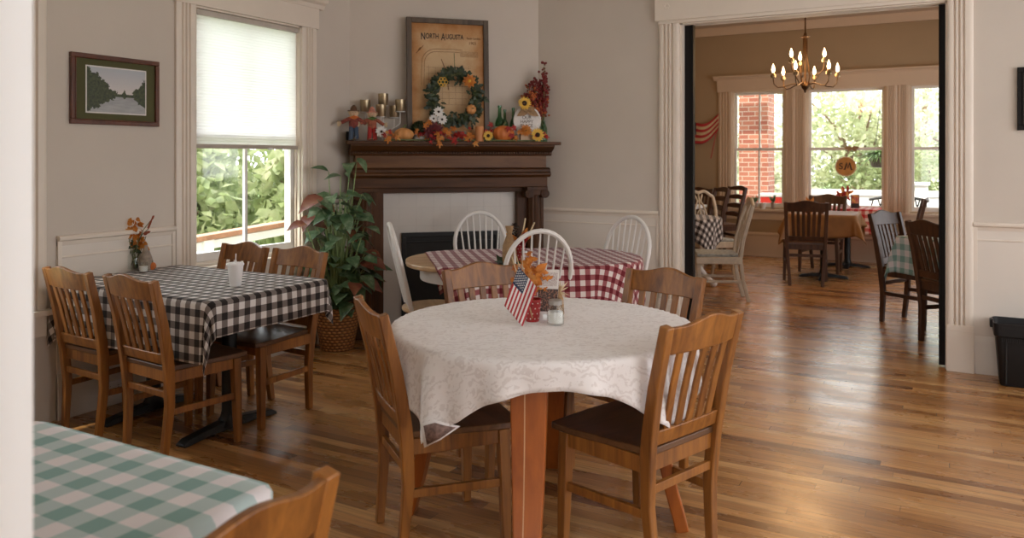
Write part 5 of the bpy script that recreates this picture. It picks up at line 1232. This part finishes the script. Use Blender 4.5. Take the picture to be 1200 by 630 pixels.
p=on_y(1000,174,YB-.02); t=thing('ribbon_bow','brown ribbon bow on the sash rail above the hanging round sign','bow',(p.x-.02,YB-.012,p.z),0); m=MB()
for e in (-1,1): m.leaf((0,0,0),(e,-.2,.15),(0,-1,0),.10,.06,.1); m.leaf((0,0,0),(e*.6,-.1,-.4),(0,-1,0),.07,.03,.1)
m.sphere((0,-.01,0),.014,8,6); m.build('ribbon',M['burlap'],t)
for px,lb_,r,h in ((885,'small potted herb on the sill of the brick column window',.045,.09),(906,'dark jar at the right of the brick column window sill',.035,.10)):
    p=on_y(px,237,YB+.03); t=thing('sill_pot',lb_,'pot',(p.x,YB+.005,BZ0-.014),0); m=MB(); m.lathe([(r*.6,0),(r*.75,h),(r*.65,h),(.001,h*.8)],seg=14); m.build('pot_body',P('terracotta_grey',(.30,.22,.17),.8),t); m=MB()
    for k in range(24): m.leaf((0,0,h),(rn.gauss(0,.5),rn.gauss(0,.3),1),(0,-1,0),rn.uniform(.04,.11),.02,.2)
    m.build('herb_leaves',M['leaf'],t)
p=on_y(895,238,YB+.03); t=thing('sill_cup','small white cup on the sill between the two little pots','cup',(p.x,YB+.005,BZ0-.014),0); m=MB(); m.lathe([(.03,0),(.04,.085),(.036,.085),(.028,.01),(.001,.01)],seg=14); m.build('cup_body',M['foam'],t)

# ---------------------------------------------------------------- outside
m=MB(); m.box(-60,60,YB+3.2,70,-.75,-.70); m.box(-60,-4.45,-30,YB+3.2,-.75,-.70); o=struct(m.build('ground_lawn',P('lawn_grass',(.16,.24,.08),.95,var=.35,vs=1.5),smooth=False))
m=MB(); m.box(-6,4.5,YB+.15,YB+3.1,-.70,-.06); struct(m.build('floor_porch',P('grey_porch_floor',(.40,.38,.35),.7),smooth=False))
c0=on_y(866,200,13.6); c1=on_y(900,200,13.6)
bx=MB(); bx.box(c0.x,c1.x,13.6,14.15,-.06,3.6); t=tag(bx.build('brick_column',brickmat(),smooth=False),'red brick porch column outside the left far window','column')
# porch rail: white, with posts and caps
t=thing('porch_railing','white porch railing with capped posts outside the far windows','railing',(0,14.3,-.06))
m=MB(); m.box(-2.3,4.2,-.05,.05,.84,.93); m.box(-2.3,4.2,-.02,.02,.10,.84); m.build('rail_board',M['shell'],t,bevel=.004)
for x in (-2.3,-.42,1.5,3.5): m=MB(); m.box(x-.09,x+.09,-.09,.09,0,1.02); m.box(x-.12,x+.12,-.12,.12,1.02,1.07); m.build('post',M['shell'],t,bevel=.004)
# outdoor scrolled bench backs and red cooler
def bench(label,x):
    t=thing('porch_bench',label,'bench',(x,13.35,-.06),PI); bm_=M['basketblack']; m=MB(); pts=[(-.42+.84*i/16,-.30,.80+.06*math.cos((i/8-1)*PI/2)) for i in range(17)]; m.tube(pts,.022,8); m.tube([(-.42,-.30,.45),(.42,-.30,.45)],.02,8)
    for i in range(12): x_=-.36+.065*i; m.tube([(x_,-.30,.45),(x_+.05*(1 if i%2 else -1),-.30,.62),(x_,-.30,.82)],.010,6)
    m.build('back',bm_,t); m=MB(); m.prism(rrect(.44,.24,.05),.42,.45,plane='xy'); m.build('seat',bm_,t)
    for e in (-1,1):
        for f in (-1,1): m=MB(); m.tube([(e*.40,f*.22,.42),(e*.43,f*.26,0)],.018,8); m.build('leg',bm_,t)
bench('black metal porch bench outside the middle far window',-.72); bench('black metal porch bench outside the right far window',.42)
t=thing('red_cooler','bright red cooler box on the porch beyond the brick column window','cooler',(on_y(913,230,13.4).x,13.4,-.06)); m=MB(); m.box(-.30,.18,-.15,.15,.45,.83); m.build('box_body',P('red_plastic',(.60,.03,.02),.4),t,bevel=.02); m=MB(); m.box(-.31,.19,-.16,.16,.83,.88); m.build('lid',M['shell'],t,bevel=.01)
for x in (-.25,.13): m=MB(); m.bar([(x,0,0),(x,0,.45)],.05,.25,(1,0,0)); m.build('leg',M['shell'],t)
# hanging basket outside
p=on_y(1031,186,12.9); t=thing('hanging_basket','hanging basket of trailing green fern outside the middle far window','plant',(p.x,12.9,p.z)); m=MB(); m.lathe([(.06,-.13),(.11,-.12),(.17,.04),(.15,.04),(.001,.02)],seg=18); m.build('basket_bowl',P('dark_coir',(.06,.045,.035),.9),t)
m=MB()
for k in range(170): a=rn.uniform(0,6.28); m.leaf((0,0,.05),(math.cos(a),math.sin(a),rn.uniform(.2,1.3)),(0,0,1),rn.uniform(.15,.36),.03,.8)
m.build('fern_leaves',leafmat('bright_fern_leaf',(.10,.20,.05),(.18,.30,.09),(.30,.42,.16),6,.3),t)
m=MB()
for k in range(3): a=2.1*k; m.tube([(.15*math.cos(a),.15*math.sin(a),.04),(0,0,.75)],.003,5)
m.tube([(0,0,.75),(0,0,1.62)],.003,5); m.build('chains',M['iron'],t)
# porch beam carries the basket
m=MB(); m.box(-6,4.5,12.8,13.0,p.z+1.6,p.z+1.8); struct(m.build('beam_porch',M['shell'],smooth=False))

def tree(label,x,y,h,r,n,mt,ls,seed,zb=-.7,group='trees and shrubs outside',trunk=True,low=.12,kind='tree'):
    rg=np.random.default_rng(seed); t=thing(kind,label,'tree' if trunk else 'shrub',(x,y,zb),0,group)
    nc=16; cen=rg.normal(size=(nc,3)); cen/=np.linalg.norm(cen,axis=1)[:,None]; cen*=rg.uniform(.25,.8,(nc,1)); zc=h*(low+1)/2
    cen=cen*np.array([r,r,h*(1-low)/2])+np.array([0,0,zc]); cr=rg.uniform(.28,.5,nc)*r
    idx=rg.integers(0,nc,n); d=rg.normal(size=(n,3)); d/=np.linalg.norm(d,axis=1)[:,None]; pos=cen[idx]+d*(cr[idx]*rg.uniform(.55,1.05,n))[:,None]
    pos[:,2]=np.maximum(pos[:,2],.05)
    a=rg.normal(size=(n,3)); a/=np.linalg.norm(a,axis=1)[:,None]; b=np.cross(a,rg.normal(size=(n,3))); b/=np.linalg.norm(b,axis=1)[:,None]; nn=np.cross(a,b)
    L=(ls*rg.uniform(.6,1.3,n))[:,None]; v=np.stack([pos,pos+a*L*.45-b*L*.30+nn*L*.06,pos+a*L-nn*L*.1,pos+a*L*.45+b*L*.30+nn*L*.06],1).reshape(-1,3)
    k=np.arange(n)[:,None]*4; f=np.concatenate([k+[0,1,2],k+[0,2,3]],0)
    me=bpy.data.meshes.new('foliage'); me.vertices.add(len(v)); me.vertices.foreach_set('co',v.ravel().astype(np.float32)); me.loops.add(f.size); me.loops.foreach_set('vertex_index',f.ravel().astype(np.int32))
    me.polygons.add(len(f)); me.polygons.foreach_set('loop_start',(np.arange(len(f))*3).astype(np.int32)); me.update(calc_edges=True); me.materials.append(mt)
    o=bpy.data.objects.new('foliage',me); COL.objects.link(o); o.parent=t
    m=MB()
    if trunk: m.tube([(0,0,0),(.05*h*.1,0,h*.3),(0,.05,h*.75)],[h*.028,h*.02,h*.008],10)
    for j in range(nc): m.tube([(0,0,h*(.10 if not trunk else .3)),tuple(cen[j]*np.array([.5,.5,.85])),tuple(cen[j])],[h*.010,h*.006,h*.003],6)
    m.build('trunk' if trunk else 'branches',P('tree_bark',(.20,.13,.085),.9,var=.3,vs=12,bump=.4,bs=30),t)
lf1=leafmat('sunny_green_leaf',(.26,.30,.14),(.48,.50,.30),(.74,.72,.56),.9,.45,.5)
lf2=leafmat('pale_green_leaf',(.32,.35,.21),(.58,.58,.42),(.80,.78,.68),1.1,.45,.5)
lf3=leafmat('broad_green_leaf',(.13,.17,.06),(.27,.31,.14),(.48,.48,.29),1.5,.5,.5)
for i,(x,y,h,r,mt,l) in enumerate(((-4.2,19.5,4.9,2.2,lf2,'pale green tree seen left of the brick column'),(-1.7,18.3,4.6,2.1,lf1,'dense green tree filling the left of the middle far window'),(.6,19.2,4.8,2.3,lf2,'pale leafy tree behind the hanging basket'),(3.0,19.0,4.7,2.2,lf1,'green tree seen through the right far window'),(-6.8,21,5.2,2.5,lf1,'green tree beyond the far left corner of the porch'),(-.6,22.5,5.6,2.6,lf2,'taller pale tree behind the middle far window'),(5.4,21,5.2,2.5,lf2,'pale tree at the far right of the garden'))):
    tree(l,x,y,h,r,4800,mt,.145,40+i,low=.05)
tree('low green shrub under the middle far window trees',-1.2,16.6,2.3,1.3,2600,lf3,.13,60,trunk=False,kind='shrub'); tree('low green shrub right of the porch bench',.9,16.8,2.4,1.3,2600,lf1,.13,61,trunk=False,kind='shrub'); tree('low pale shrub behind the red cooler',-3.2,16.5,2.3,1.3,2600,lf2,.13,62,trunk=False,kind='shrub')
for i,(x,y,h,r,l) in enumerate(((-9.4,7.4,2.9,1.5,'broad-leaved tree close outside the left window'),(-8.6,10.2,3.0,1.7,'broad-leaved tree behind the ramp rail'),(-7.3,7.9,2.7,1.0,'bushy young tree at the right of the left window view'),(-11.5,9.6,3.4,1.9,'taller tree at the left of the left window view'),(-10.2,4.2,3.2,1.9,'tree outside the nearest left wall window'))):
    tree(l,x,y,h,r,1900,lf3,.22,80+i,low=.05)
# sloped ramp rail outside the left window
t=thing('ramp_railing','sloping wooden ramp rail with white slatted boards outside the left window','railing',(-5.55,4.2,0))
A=Vector((0,-2.2,.585)); B=Vector((0,4.3,.94)); d=(B-A)
m=MB(); m.bar([A,B],.13,.045,(1,0,0)); m.build('handrail',P('brown_stained_rail',(.34,.17,.10),.6,var=.25,vs=6),t,bevel=.004)
m=MB(); m.bar([A-Vector((0,0,.07)),B-Vector((0,0,.07))],.04,.07,(1,0,0)); m.bar([A-Vector((0,0,.26)),B-Vector((0,0,.26))],.03,.16,(1,0,0)); m.bar([A-Vector((0,0,.62)),B-Vector((0,0,.62))],.03,.30,(1,0,0)); m.build('white_board',M['shell'],t)
for k in range(6): p=A+d*(k/5); m=MB(); m.box(-.05,.05,p.y-.05,p.y+.05,-.70,p.z-.02); m.build('post',M['shell'],t)
